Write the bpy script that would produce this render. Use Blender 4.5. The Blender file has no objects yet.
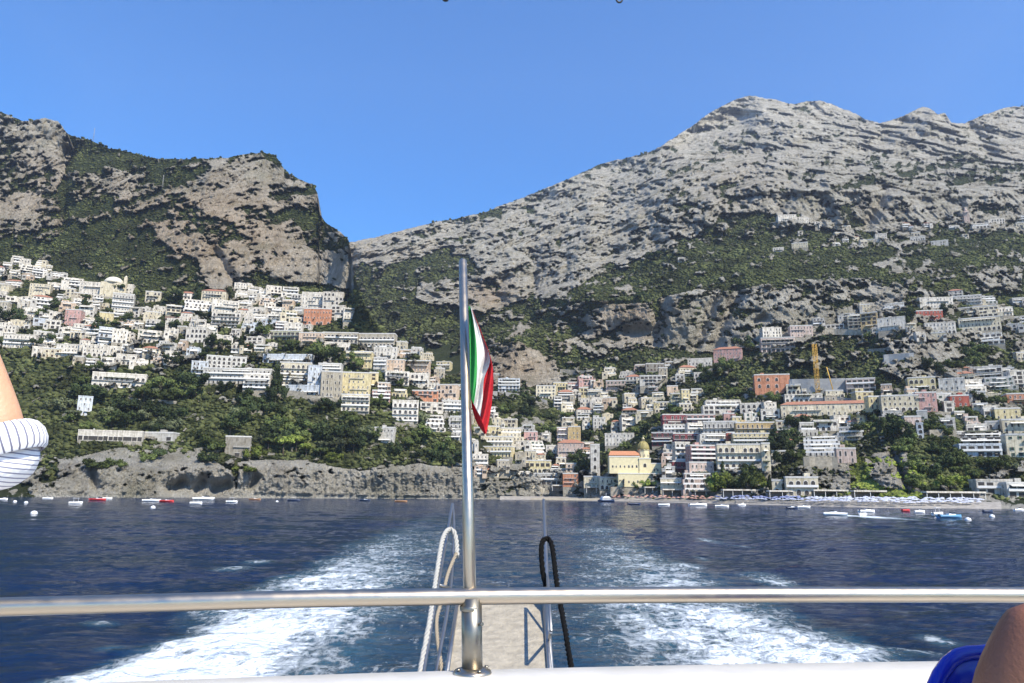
import bpy, bmesh, math, random
import numpy as np
from mathutils import Vector, Matrix, Euler
R = math.radians
rng = random.Random(7); nr = np.random.RandomState(11)
scn = bpy.context.scene
# ------------------------------------------------------------------ camera, sky, sun, exposure
F = 740.0; CAMZ = 4.6; PITCH = R(11.55); ROLL = R(0.5)
_f = np.array([0, math.cos(PITCH), math.sin(PITCH)]); _u0 = np.array([0, -math.sin(PITCH), math.cos(PITCH)]); _r0 = np.array([1.0, 0, 0])
_r = math.cos(ROLL)*_r0 + math.sin(ROLL)*_u0; _u = -math.sin(ROLL)*_r0 + math.cos(ROLL)*_u0
CAM = np.array([0, 0, CAMZ])
cd = bpy.data.cameras.new('camera'); cd.sensor_width = 36; cd.lens = 36*F/1024; cd.clip_start = .05; cd.clip_end = 20000
cam = bpy.data.objects.new('camera', cd); scn.collection.objects.link(cam)
cam.matrix_world = Matrix(((_r[0], _u[0], -_f[0], 0), (_r[1], _u[1], -_f[1], 0), (_r[2], _u[2], -_f[2], CAMZ), (0, 0, 0, 1)))
scn.camera = cam
SUN_AZ, SUN_EL = R(42), R(46)         # azimuth to the right of "behind the camera"
sd = Vector((math.sin(SUN_AZ)*math.cos(SUN_EL), -math.cos(SUN_AZ)*math.cos(SUN_EL), math.sin(SUN_EL)))
w = bpy.data.worlds.new('World'); scn.world = w; w.use_nodes = True
wn = w.node_tree; bgn = wn.nodes['Background']; sky = wn.nodes.new('ShaderNodeTexSky')
sky.sky_type = 'NISHITA'; sky.sun_disc = False; sky.sun_elevation = SUN_EL; sky.sun_rotation = math.atan2(sd.x, sd.y)
sky.air_density = 1.0; sky.dust_density = 0.25; sky.ozone_density = 5.0; sky.altitude = 0
hs = wn.nodes.new('ShaderNodeHueSaturation'); hs.inputs['Saturation'].default_value = 1.3
hs.inputs["Hue"].default_value = .506
wn.links.new(sky.outputs[0], hs.inputs['Color']); wn.links.new(hs.outputs[0], bgn.inputs[0]); bgn.inputs[1].default_value = 0.15
sl = bpy.data.lights.new('sun', 'SUN'); sl.energy = 4.9; sl.angle = R(.5); sl.color = (1, .925, .78)
so = bpy.data.objects.new('sun', sl); scn.collection.objects.link(so); so.rotation_euler = (-sd).to_track_quat('-Z', 'Y').to_euler()
vs = scn.view_settings; vs.view_transform = 'Standard'; vs.look = 'None'; vs.gamma = 1; vs.exposure = 0.74
cy = scn.cycles; cy.max_bounces = 5; cy.diffuse_bounces = 3; cy.glossy_bounces = 3; cy.transmission_bounces = 2; cy.volume_bounces = 0; cy.transparent_max_bounces = 6
cy.use_adaptive_sampling = True; cy.adaptive_threshold = .02
# ------------------------------------------------------------------ helpers
def rays(px, py):
    a = (np.asarray(px, float)-512)/F; b = (341.5-np.asarray(py, float))/F
    return _f + a[..., None]*_r + b[..., None]*_u
def at(px, py, Y):
    d = rays(px, py); k = np.asarray(Y, float)/d[..., 1]
    return CAM + d*k[..., None]
def pt(px, py, Y): return Vector(at(np.array(px), np.array(py), np.array(Y)).tolist())
def proj(p):
    q = np.asarray(p, float)-CAM; z = q@_f
    return 512+F*(q@_r)/z, 341.5-F*(q@_u)/z
_perm = nr.permutation(256); _perm = np.concatenate([_perm, _perm]).astype(np.int64)
_g = nr.normal(size=(256, 3)); _g /= np.linalg.norm(_g, axis=1)[:, None]
def perlin(x, y, z):
    x, y, z = np.broadcast_arrays(x, y, z)
    xi, yi, zi = np.floor(x).astype(np.int64), np.floor(y).astype(np.int64), np.floor(z).astype(np.int64)
    fx, fy, fz = x-xi, y-yi, z-zi
    u, v, w_ = [t*t*t*(t*(t*6-15)+10) for t in (fx, fy, fz)]
    def gr(i, j, k):
        h = _perm[(_perm[(_perm[(xi+i) & 255]+yi+j) & 255]+zi+k) & 255]; g = _g[h]
        return g[..., 0]*(fx-i)+g[..., 1]*(fy-j)+g[..., 2]*(fz-k)
    def lp(a, b, t): return a+(b-a)*t
    return 1.6*lp(lp(lp(gr(0,0,0), gr(1,0,0), u), lp(gr(0,1,0), gr(1,1,0), u), v), lp(lp(gr(0,0,1), gr(1,0,1), u), lp(gr(0,1,1), gr(1,1,1), u), v), w_)
def fbm(x, y, z, o=4, g=.5):
    s = 0; a = 1; n = 0
    for i in range(o): s = s+a*perlin(x*2**i+17.3*i, y*2**i-9.1*i, z*2**i+4.7*i); n += a; a *= g
    return s/n
def ridged(x, y, z, o=4, g=.5):
    s = 0; a = 1; n = 0
    for i in range(o): s = s+a*(1-2*np.abs(perlin(x*2**i+7.3*i, y*2**i+3.1*i, z*2**i-4.7*i))); n += a; a *= g
    return s/n
def sstep(a, b, x): t = np.clip((x-a)/(b-a), 0, 1); return t*t*(3-2*t)
COL = scn.collection
def new_mat(name, rough=.9):
    m = bpy.data.materials.new(name); m.use_nodes = True; b = m.node_tree.nodes['Principled BSDF']
    b.inputs['Roughness'].default_value = rough
    return m, m.node_tree, b
def N(nt, t, **kw):
    n = nt.nodes.new(t)
    for k, v in kw.items():
        if k in ('inp',):
            for a, b in v.items(): n.inputs[a].default_value = b
        else: setattr(n, k, v)
    return n
def flatmat(name, rgb, rough=.9, var=.18, scale=.6, metal=0, bump=0, spec=None, detail=4, coord='Object'):
    m, nt, b = new_mat(name, rough); L = nt.links
    tc = N(nt, 'ShaderNodeTexCoord'); nz = N(nt, 'ShaderNodeTexNoise', inp={'Scale': scale, 'Detail': detail, 'Roughness': .6})
    L.new(tc.outputs[coord], nz.inputs['Vector'])
    rp = N(nt, 'ShaderNodeValToRGB'); e = rp.color_ramp.elements
    e[0].position = .3; e[1].position = .72
    e[0].color = (*[c*(1-var) for c in rgb], 1); e[1].color = (*[min(1, c*(1+var*.6)) for c in rgb], 1)
    L.new(nz.outputs[0], rp.inputs[0]); L.new(rp.outputs[0], b.inputs['Base Color']); b.inputs['Metallic'].default_value = metal
    if spec is not None: b.inputs['Specular IOR Level'].default_value = spec
    if bump:
        bp = N(nt, 'ShaderNodeBump', inp={'Strength': bump, 'Distance': .05}); L.new(nz.outputs[0], bp.inputs['Height']); L.new(bp.outputs[0], b.inputs['Normal'])
    return m
def grid_mesh(name, P, attrs, mat, smooth=True, keep=None):
    nrw, ncl = P.shape[:2]
    idx = np.arange(nrw*ncl).reshape(nrw, ncl)
    f = np.stack([idx[:-1, :-1], idx[1:, :-1], idx[1:, 1:], idx[:-1, 1:]], -1).reshape(-1, 4)
    if keep is not None: f = f[keep.reshape(-1)]
    me = bpy.data.meshes.new(name)
    me.vertices.add(nrw*ncl); me.vertices.foreach_set('co', P.reshape(-1).astype(np.float32))
    me.loops.add(f.size); me.loops.foreach_set('vertex_index', f.reshape(-1).astype(np.int32))
    me.polygons.add(len(f)); me.polygons.foreach_set('loop_start', np.arange(0, f.size, 4, dtype=np.int32))
    me.polygons.foreach_set('loop_total', np.full(len(f), 4, np.int32))
    me.update(calc_edges=True)
    me.polygons.foreach_set('use_smooth', np.full(len(f), smooth))
    for k, a in attrs.items():
        at_ = me.attributes.new(k, 'FLOAT', 'POINT'); at_.data.foreach_set('value', a.reshape(-1).astype(np.float32))
    me.materials.append(mat)
    return me
def tri_mesh(name, V, Fc, mats, mi=None, smooth=False):
    me = bpy.data.meshes.new(name); n = Fc.shape[1]
    me.vertices.add(len(V)); me.vertices.foreach_set('co', V.reshape(-1).astype(np.float32))
    me.loops.add(Fc.size); me.loops.foreach_set('vertex_index', Fc.reshape(-1).astype(np.int32))
    me.polygons.add(len(Fc)); me.polygons.foreach_set('loop_start', np.arange(0, Fc.size, n, dtype=np.int32))
    me.polygons.foreach_set('loop_total', np.full(len(Fc), n, np.int32)); me.update(calc_edges=True)
    if smooth: me.polygons.foreach_set('use_smooth', np.full(len(Fc), True))
    for m in mats: me.materials.append(m)
    if mi is not None: me.polygons.foreach_set('material_index', mi.astype(np.int32))
    return me
def link(name, me, parent=None, loc=None, rz=None):
    o = bpy.data.objects.new(name, me); COL.objects.link(o)
    if parent is not None: o.parent = parent
    if loc is not None: o.location = loc
    if rz is not None: o.rotation_euler = (0, 0, rz)
    return o
def tag(o, label=None, cat=None, group=None, kind=None):
    if label: o['label'] = label
    if cat: o['category'] = cat
    if group: o['group'] = group
    if kind: o['kind'] = kind
    return o
class MB:
    """collects boxes, prisms and tubes into one mesh"""
    def __init__(s): s.v = []; s.f = []; s.m = []; s.sm = []
    def quadbox(s, x0, x1, y0, y1, z0, z1, mi=0, taper=0):
        b = len(s.v); t = taper
        s.v += [(x0, y0, z0), (x1, y0, z0), (x1, y1, z0), (x0, y1, z0), (x0+t, y0+t, z1), (x1-t, y0+t, z1), (x1-t, y1-t, z1), (x0+t, y1-t, z1)]
        for q in ((0, 3, 2, 1), (4, 5, 6, 7), (0, 1, 5, 4), (1, 2, 6, 5), (2, 3, 7, 6), (3, 0, 4, 7)): s.f.append([b+i for i in q]); s.m.append(mi); s.sm.append(False)
        return s
    def prism(s, poly, y0, y1, mi=0):
        """polygon in xz, extruded along y"""
        b = len(s.v); n = len(poly)
        s.v += [(x, y0, z) for x, z in poly]+[(x, y1, z) for x, z in poly]
        s.f.append([b+i for i in range(n)]); s.f.append([b+n+i for i in reversed(range(n))]); s.m += [mi, mi]; s.sm += [False]*2
        for i in range(n): j = (i+1) % n; s.f.append([b+j, b+i, b+n+i, b+n+j]); s.m.append(mi); s.sm.append(False)
        return s
    def tube(s, pts, rad, seg=10, mi=0, cap=True):
        pts = [Vector(p) for p in pts]; n = len(pts)
        rs = rad if hasattr(rad, '__len__') else [rad]*n
        prev = None; base = len(s.v)
        for i, p in enumerate(pts):
            t = (pts[min(i+1, n-1)]-pts[max(i-1, 0)]).normalized()
            if prev is None:
                a = Vector((0, 0, 1)) if abs(t.z) < .9 else Vector((1, 0, 0)); nx = t.cross(a).normalized()
            else: nx = (prev-t*prev.dot(t)).normalized()
            prev = nx; ny = t.cross(nx)
            for k in range(seg):
                an = 2*math.pi*k/seg; s.v.append(tuple(p+(nx*math.cos(an)+ny*math.sin(an))*rs[i]))
        for i in range(n-1):
            for k in range(seg):
                k2 = (k+1) % seg; s.f.append([base+i*seg+k, base+i*seg+k2, base+(i+1)*seg+k2, base+(i+1)*seg+k]); s.m.append(mi); s.sm.append(True)
        if cap:
            s.f.append([base+k for k in reversed(range(seg))]); s.f.append([base+(n-1)*seg+k for k in range(seg)]); s.m += [mi]*2; s.sm += [False]*2
        return s
    def lathe(s, prof, c=(0, 0, 0), seg=16, mi=0, smooth=True, sx=1, sy=1):
        base = len(s.v)
        for r_, z in prof:
            for k in range(seg):
                an = 2*math.pi*k/seg; s.v.append((c[0]+r_*math.cos(an)*sx, c[1]+r_*math.sin(an)*sy, c[2]+z))
        for i in range(len(prof)-1):
            for k in range(seg):
                k2 = (k+1) % seg; s.f.append([base+i*seg+k, base+i*seg+k2, base+(i+1)*seg+k2, base+(i+1)*seg+k]); s.m.append(mi); s.sm.append(smooth)
        s.f.append([base+k for k in reversed(range(seg))]); s.f.append([base+(len(prof)-1)*seg+k for k in range(seg)]); s.m += [mi]*2; s.sm += [False]*2
        return s
    def mesh(s, name, mats):
        me = bpy.data.meshes.new(name); me.from_pydata([tuple(v) for v in s.v], [], s.f); me.update()
        for m in (mats if isinstance(mats, (list, tuple)) else [mats]): me.materials.append(m)
        me.polygons.foreach_set('material_index', s.m); me.polygons.foreach_set('use_smooth', s.sm)
        return me
    def build(s, name, mats, parent=None, loc=None, rz=None): return link(name, s.mesh(name, mats), parent, loc, rz)
def smooth_path(pts, n=8):
    pts = [Vector(p) for p in pts]; out = []
    for i in range(len(pts)-1):
        p0, p1, p2, p3 = pts[max(i-1, 0)], pts[i], pts[i+1], pts[min(i+2, len(pts)-1)]
        for k in range(n):
            t = k/n; out.append(.5*((2*p1)+(p2-p0)*t+(2*p0-5*p1+4*p2-p3)*t*t+(3*p1-p0-3*p2+p3)*t**3))
    out.append(pts[-1]); return out

# ------------------------------------------------------------------ terrain
GREEN = """
999999999999999999991122111111111
532499999999999999952211111111111
513899999999999999943222222222211
633788758999999999433222222222222
665358621399999994322222222223222
227734122437999943222222222322332
227887562273555332222233223333433
888887622273554232222357644555788
888888521131276222222467766645688
899999837888686421223578887777788
899999888888762223466888777766777
777777777777887445566773112235555
777777777777888766643234222345555
777777777777888854631344334577777
777777777777888721178677878766556
777777777777778887777777777776556
899999888777677767777777777777777
999999877777777777777777777777777
986888777777777777777777776667777
944466677755766666655556665227777
922002222211001222222333333224434
""".split()
GW = np.array([[int(c)/9 for c in r_] for r_ in GREEN])
def sample_grid(G, px, py):
    x = np.clip(np.asarray(px)/32, 0, 31.999); y = np.clip((np.asarray(py)-100)/20, 0, 19.999)
    i = y.astype(int); j = x.astype(int); fy = y-i; fx = x-j
    return (G[i, j]*(1-fx)+G[i, j+1]*fx)*(1-fy)+(G[i+1, j]*(1-fx)+G[i+1, j+1]*fx)*fy
def inpoly(poly, px, py):
    c = np.zeros(np.shape(px), bool); n = len(poly)
    for i in range(n):
        x0, y0 = poly[i]; x1, y1 = poly[(i+1) % n]
        if y0 == y1: continue
        cr = ((y0 > py) != (y1 > py)) & (px < (x1-x0)*(py-y0)/(y1-y0)+x0); c ^= cr
    return c
# rock and scrub patches read off the photograph: (polygon, greenness)
PATCH = [
 ([(22,124),(45,122),(66,138),(68,180),(64,205),(50,165),(30,140)], .0), ([(68,133),(95,142),(110,160),(90,175),(72,170)], .95),
 ([(66,160),(75,160),(75,200),(82,215),(80,232),(66,232),(60,200)], .95), ([(110,170),(138,176),(135,186),(112,184)], .05),
 ([(150,222),(190,218),(205,240),(228,265),(238,290),(212,288),(196,262),(165,243)], .0), ([(195,185),(235,190),(225,225),(205,215),(188,200)], .05),
 ([(232,158),(262,153),(282,170),(282,185),(250,180),(232,175)], .0), ([(228,185),(270,200),(288,208),(282,215),(240,206)], .1),
 ([(200,210),(230,222),(258,240),(256,243),(225,238),(200,225)], .9), ([(243,204),(290,208),(296,222),(270,222),(248,214)], .85),
 ([(278,180),(288,190),(306,208),(318,222),(350,240),(347,246),(330,254),(310,250),(302,232),(286,205)], .9),
 ([(262,236),(300,246),(348,254),(352,288),(300,286),(262,268)], .02), ([(236,276),(270,278),(330,286),(352,292),(352,306),(300,300),(240,296)], .97),
 ([(352,228),(455,220),(480,226),(450,246),(420,252),(395,262),(360,264)], .12), ([(395,262),(440,252),(470,262),(500,285),(505,300),(480,290),(450,272),(400,290),(372,300),(360,285)], .85),
 ([(420,280),(452,284),(460,300),(440,306),(415,296)], .1), ([(468,282),(508,290),(514,306),(492,310),(470,300)], .0),
 ([(480,352),(500,342),(522,338),(545,352),(557,378),(552,388),(500,374),(486,370)], .0),
 ([(600,304),(650,300),(656,330),(640,338),(618,330),(602,332)], .0), ([(560,335),(600,330),(620,352),(612,362),(575,345)], .25),
 ([(500,306),(560,296),(600,272),(650,255),(700,235),(700,285),(640,300),(600,300),(575,330),(560,345),(520,340),(480,345)], .9),
 ([(352,310),(400,300),(455,305),(480,312),(500,320),(480,350),(482,385),(450,378),(400,345),(365,318)], .95),
 ([(700,350),(760,346),(830,336),(900,336),(905,350),(880,378),(870,395),(790,392),(755,372),(700,360)], .88),
 ([(820,262),(1024,235),(1024,262),(960,270),(880,275)], .82),
 ([(558,352),(600,358),(640,345),(700,350),(760,356),(780,372),(700,395),(600,375),(562,402)], .92),
 ([(655,300),(690,285),(735,292),(740,345),(715,352),(690,345),(670,340)], .12), ([(735,292),(790,278),(860,278),(900,292),(905,305),(860,318),(820,325),(780,325),(760,335),(738,345)], .18),
 ([(720,212),(770,214),(800,225),(840,232),(880,240),(900,250),(880,268),(820,262),(770,272),(735,290),(700,285),(640,300),(600,300),(640,270),(700,235)], .93),
 ([(862,208),(885,195),(910,205),(905,225),(880,232),(866,228)], .0), ([(905,195),(960,195),(958,212),(930,222),(910,215)], .05), ([(960,190),(1024,180),(1024,200),(990,206),(962,210)], .15),
 ([(890,160),(1024,155),(1024,178),(960,185),(900,185),(870,195),(840,190)], .62), ([(660,175),(700,185),(730,180),(760,195),(740,200),(700,200),(665,195)], .45),
 ([(850,205),(866,230),(886,242),(880,240),(850,232),(845,215)], .8), ([(890,345),(960,345),(975,370),(960,380),(900,378),(880,372)], .1), ([(960,265),(1024,258),(1024,290),(980,292)], .3),
 ([(880,260),(940,268),(960,300),(900,300)], .45),
 ([(862,455),(888,452),(890,488),(868,482)], .02), ([(892,450),(906,450),(910,480),(900,492),(890,470)], .1), ([(848,465),(864,470),(880,486),(915,494),(915,498),(850,494)], 1.0),
 ([(912,440),(950,440),(985,460),(980,495),(920,495)], .9), ([(804,455),(848,450),(850,490),(806,482)], .1),
 ([(480,398),(540,402),(548,430),(520,436),(490,420)], .6), ([(700,470),(770,470),(770,492),(720,492)], .75),
 ([(60,460),(120,445),(200,452),(232,470),(238,498),(50,498)], -.35), ([(240,462),(300,458),(360,470),(420,462),(470,470),(500,498),(236,498)], -.32),
 ([(0,380),(60,360),(200,375),(290,400),(430,440),(470,462),(420,458),(300,456),(230,450),(140,440),(80,448),(50,462),(0,470)], .95),
 ([(128,434),(190,434),(200,452),(150,456),(126,446)], .4), ([(470,465),(560,470),(560,498),(480,498)], .2),
]
# local relief: (x0,y0,x1,y1,half width px, depth offset fraction) dents +, ribs -
RELIEF = [(688,138,738,120,15,.12),(737,292,712,350,8,.04),(716,295,694,352,7,.035),(585,300,575,340,8,.02),(866,225,884,190,7,.06),(664,298,655,345,7,.025),(893,450,908,492,4,.05),(852,168,900,150,9,.05),
 (330,180,345,235,5,.03),(68,150,62,228,6,.035),(215,250,236,285,5,.02),(880,140,850,160,10,.05),(532,240,536,290,7,.035),(756,322,764,318,5,.02),(628,332,645,331,7,.02),(500,300,480,330,8,.03),
 (170,488,182,484,7,.03),(196,489,203,482,7,.03),(215,489,228,485,6,.03),(95,488,92,470,4,.015),(250,488,256,478,5,.02),(352,255,350,300,6,.05),(940,105,925,130,-7,-.05),(968,125,990,150,8,.05),(905,120,885,140,8,.04),
 (800,150,780,210,8,.025),(820,160,845,220,-8,-.03),(720,165,705,230,-9,-.03),(640,190,655,250,7,.02),(600,180,585,240,-8,-.02),(560,220,570,290,7,.02),(760,105,800,150,-8,-.02)]
def relief(px, py):
    d = np.zeros(np.shape(px))
    for x0, y0, x1, y1, hw, k in RELIEF:
        hw = abs(hw); vx, vy = x1-x0, y1-y0; t = np.clip(((px-x0)*vx+(py-y0)*vy)/(vx*vx+vy*vy), 0, 1)
        dd = np.hypot(px-x0-t*vx, py-y0-t*vy)/hw; d += k*np.exp(-dd**2*1.2)
    return d
SHORE = ([-260,0,100,250,350,450,550,620,700,780,850,900,980,1024,1250],[494,497,497.5,498,498.5,499,499.6,501,503,505,507,508,508.5,509,512])
def shore_py(px): return np.interp(px, *SHORE)
def water_Y(px, py):
    d = rays(px, py); return -CAMZ/d[..., 2]*d[..., 1]
SKY_A = [(-260,100),(-100,105),(0,112),(12,117),(22,122),(35,120),(45,118),(58,122),(68,134),(75,137),(90,141),(110,149),(130,153),(150,158),(165,160),(200,159),(225,159),(240,155),(262,153),(275,156),(283,168),(286,173),(300,180),(314,186),(318,195),(319.5,214),(325,222),(340,232),(349,241),(352,262),(357,284),(363,302),(373,322),(395,340),(415,355),(430,365),(445,375),(480,385),(520,402),(545,418),(560,432),(580,448),(600,460),(625,478)]
SKY_B = [(280,256),(350,243),(380,236),(420,226),(455,219),(480,214),(520,199),(560,183),(600,165),(640,155),(655,150),(670,140),(690,128),(715,110),(735,100),(750,96),(770,99),(790,104),(820,101),(832,104),(850,112),(865,120),(880,124),(900,117),(915,110),(922,107),(930,108),(938,115),(945,113),(952,123),(965,124),(985,115),(1005,108),(1024,106),(1100,110),(1300,130)]
ST_A = {-260:[(494,440),(470,452),(430,480),(390,520),(300,760),(270,830),(250,880),(200,960),(155,1050),(90,1200)],
 0:[(497,370),(470,388),(430,430),(390,500),(300,740),(270,820),(250,860),(215,930),(190,960),(165,1020),(110,1100)],
 120:[(497,366),(475,375),(440,396),(390,485),(300,740),(270,800),(240,850),(200,920),(155,1040)],
 220:[(498,372),(470,380),(445,396),(390,465),(300,710),(285,750),(240,790),(200,850),(155,930)],
 320:[(498,392),(465,402),(440,420),(400,460),(330,610),(300,700),(285,745),(240,800),(180,890)],
 380:[(499,412),(465,420),(440,438),(400,480),(340,600)],
 450:[(499,435),(460,446),(430,470),(375,560)],
 520:[(499.5,455),(475,466),(440,500),(400,580)],
 625:[(501,480),(480,500),(440,580),(400,700)]}
ST_B = {280:[(499,700),(400,900),(330,1250),(300,1400),(240,1800),(200,2000)],
 450:[(499,560),(440,640),(400,760),(340,1000),(300,1150),(280,1300),(240,1650),(214,2000)],
 520:[(499,500),(470,520),(430,560),(400,640),(385,720),(375,740),(340,770),(325,950),(290,1150),(240,1500),(199,2100)],
 600:[(500,405),(494,425),(480,440),(440,500),(400,590),(370,670),(335,780),(300,820),(285,950),(250,1250),(200,1700),(165,2300)],
 700:[(503,362),(494,385),(485,395),(440,450),(400,540),(370,620),(350,690),(295,760),(285,800),(240,1000),(210,1120),(180,1400),(150,1900),(120,2300),(95,2600)],
 780:[(505,330),(497,352),(488,362),(460,400),(430,450),(400,510),(370,590),(330,680),(285,740),(270,800),(245,930),(222,1020),(190,1080),(150,1700),(100,2500)],
 850:[(507,296),(499,330),(492,345),(455,400),(430,440),(400,490),(370,560),(335,650),(280,730),(262,820),(245,920),(230,1000),(190,1080),(150,1700),(110,2400)],
 920:[(508,288),(500,310),(494,325),(450,375),(430,400),(400,450),(380,510),(345,560),(310,640),(280,700),(260,810),(240,930),(225,1000),(195,1060),(160,1600),(105,2300)],
 1024:[(509,280),(500,300),(494,310),(450,360),(430,390),(400,440),(370,520),(340,600),(300,680),(270,740),(240,900),(220,980),(190,1060),(160,1600),(105,2400)],
 1300:[(512,290),(495,320),(450,370),(400,440),(340,600),(300,680),(270,740),(230,900),(190,1000),(120,1500)]}
def depth_base(ST, px, py):
    ks = sorted(ST); D = []
    for k in ks:
        a = np.array(sorted(ST[k])); D.append(1/np.interp(py, a[:, 0], 1/a[:, 1]))
    D = np.array(D); x = np.clip(np.searchsorted(ks, px)-1, 0, len(ks)-2); ka = np.array(ks, float)
    t = np.clip((px-ka[x])/(ka[x+1]-ka[x]), 0, 1); t = t*t*(3-2*t)
    a = np.take_along_axis(D, x[None], 0)[0]; b = np.take_along_axis(D, (x+1)[None], 0)[0]
    return 1/((1-t)/a+t/b)
def veg_of(px, py, P):
    v = sample_grid(GW, px, py)
    wx = px+fbm(P[..., 0]/60, P[..., 2]/60, 3.1+P[..., 1]*0, 3)*9; wy = py+fbm(P[..., 0]/60, P[..., 2]/60, 9.4+P[..., 1]*0, 3)*7
    for poly, g in PATCH:
        m = inpoly(poly, wx, wy); v = np.where(m, .35*v+.65*g, v)
    s = P[..., 1]/650.0
    n = fbm(P[..., 0]/(16*s), P[..., 1]/(40*s), P[..., 2]/(9*s), 5, .62)
    st = fbm((P[..., 0]+P[..., 2]*.3)/(70*s), P[..., 1]/200, (P[..., 2]-P[..., 0]*.25)/(7*s), 3)
    n2 = fbm(P[..., 0]/(5*s), P[..., 1]/(12*s), P[..., 2]/(4*s), 3, .6)
    return .515+(v-.5)*.80+.80*n+.4*st+.6*n2-.02
class Sheet: pass
def make_sheet(name, ST, SKYL, x0, x1, dx, rows, jag, mat):
    S = Sheet(); sk = np.array(SKYL, float)
    X = np.arange(x0, x1+.01, dx); T = np.linspace(0, 1, rows)
    top = np.interp(X, sk[:, 0], sk[:, 1])
    top = top+jag*(fbm(X/18, X*0, X*0+5.5, 6, .72)*2.6-.9*ridged(X/13, X*0, X*0+2.5, 4, .6))
    bot = shore_py(X)
    PX = np.repeat(X[None], rows, 0); PY = top[None]+(bot-top)[None]*T[:, None]
    Y = depth_base(ST, PX, PY)
    wy = water_Y(X, bot)                    # the shoreline lies on the water
    low = sstep(270, 470, PY); k = wy[None]/np.maximum(depth_base(ST, PX[-1:], bot[None]), 1)
    Y = Y*(1+(k-1)*low)
    P = at(PX, PY, Y)
    v = veg_of(PX, PY, P)
    rock = 1-sstep(.42, .62, v)
    x, y, z = P[..., 0], P[..., 1], P[..., 2]; far_ = sstep(700, 1500, Y); hgt = sstep(0, 25, z)
    wa = (18+55*far_)*fbm(x/190, y/500, z/190, 3, .6); wb = (14+60*far_)*fbm(x/170+9, y/500, z/170+4, 3, .6); x = x+wa; z = z+wb
    big = fbm(x/170, y/300, z/150, 4, .55); crag = ridged(x/42, y/80, z/60, 6, .58); fine = ridged(x/11, y/22, z/15, 5, .62)
    crack = ridged(x/13, y/60, z/85, 4, .55); strata = ridged((x+z*.3)/140, y/160, (z-x*.22)/16, 4, .6)
    far = sstep(700, 1500, Y)
    town = sstep(.0, 1, (PY-290)/60.)*sstep(0, 1, (500-PY)/10.)
    town = town*(1-.75*rock*sstep(455, 475, PY))*(1-.75*rock*(1-sstep(375, 405, PY)))
    A = (1-.72*town)*hgt
    disp = 15*big*(1+1.9*far)*A+A*(rock*.75+.25)*(-(7+5*far)*crag*.8-(5.0+9*far)*crack*.9-(2.2+2.5*far)*strata)-(4+26*far)*A*ridged((x+z*.25)/95, y/260, z/300, 3, .5)-(rock*.8+.2)*(2.0+2.5*far)*fine*hgt*(.35+.65*A)
    disp -= rock*(2.2+2.5*far)*A*ridged(x/5, y/14, z/8, 4, .6)
    disp -= (1-rock)*2.0*fbm(x/9, y/9, z/9, 3)*hgt*.6
    lowrock = sstep(452, 470, PY)*(1-sstep(494, 499, PY))*rock
    disp += lowrock*(-4.2*ridged(x/8, y/20, z/34, 5, .62)-2.6*ridged(x/3.2, y/9, z/12, 5, .65)+1.6)
    S_ = np.abs(np.gradient(Y, axis=0)/np.maximum(np.gradient(PY, axis=0), .05))/(Y/F)
    for _ in range(6): S_[1:-1] = (S_[:-2]+S_[1:-1]*2+S_[2:])/4; S_[:, 1:-1] = (S_[:, :-2]+S_[:, 1:-1]*2+S_[:, 2:])/4
    bulk = (1-.8*town)*hgt*(.55+.45*rock)
    disp = disp-bulk*((4+24*far)*ridged((x-y*.12+z*.25)/(48+52*far), y/600, z/420, 4, .55)+10*far*ridged((x+y*.1-z*.2)/24, y/260, z/200, 4, .6)+(1.5+1.2*far)*ridged((x+z*.5)/(20+16*far), y/120, z/60, 4, .6))
    disp = disp*np.clip(np.sqrt(1+S_**2), 1, 2.6)**.55
    disp = disp*sstep(0, .02, T[::-1])[:, None]
    Yd = (Y+disp)*(1+relief(PX, PY))
    Yd = np.maximum(Yd, wy[None]*(.955+.045*sstep(490, 498, PY)))
    # keep the sheet from folding: going up a column depth never drops by much
    run = np.minimum.accumulate(Yd[:, ::1], axis=0)
    P = at(PX, PY, Yd)
    S.X, S.top, S.bot, S.rows, S.Yd, S.x0, S.dx = X, top, bot, rows, Yd, x0, dx
    # back slope behind the skyline and a skirt below the water
    back = []
    for kk in (6, 5, 4, 3, 2, 1):
        q = P[0].copy(); q[:, 1] += kk*kk*9; q[:, 2] -= kk*kk*7; q[:, 2] = np.maximum(q[:, 2], -6); back.append(q)
    skirt = []
    for dy_, dz in ((.5, -1.2), (1.5, -4), (6, -14)):
        q = P[-1].copy(); q[:, 1] -= dy_*-1; q[:, 2] = dz; skirt.append(q)
    PP = np.concatenate([np.array(back), P, np.array(skirt)], 0)
    vv = np.concatenate([np.repeat(v[:1], 6, 0), v, np.repeat(v[-1:]*0, 3, 0)], 0)
    warm = warm_of(PX, PY); ww = np.concatenate([np.repeat(warm[:1], 6, 0), warm, np.repeat(warm[-1:], 3, 0)], 0)
    me = grid_mesh(name, PP, {'veg': vv, 'warm': ww}, mat)
    S.P = P; S.v = v; S.px = PX; S.py = PY
    o = link(name, me); tag(o, kind='structure'); S.o = o
    return S
def warm_of(px, py):
    w_ = .15+0*px
    for cx, cy_, rx, ry, a in ((240,235,110,60,.75),(40,200,60,60,.5),(630,318,40,24,.85),(518,362,45,28,.8),(490,296,30,16,.8),(160,225,80,40,.5),(380,480,160,22,.12),(190,478,120,25,.12),(880,470,40,25,.35),(740,180,40,30,.2),(870,330,90,30,.15)):
        w_ = w_+a*np.exp(-(((px-cx)/rx)**2+((py-cy_)/ry)**2))
    return np.clip(w_+.1*fbm(px/30, py/18, 2.2+0*px, 3), 0, 1)
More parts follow.
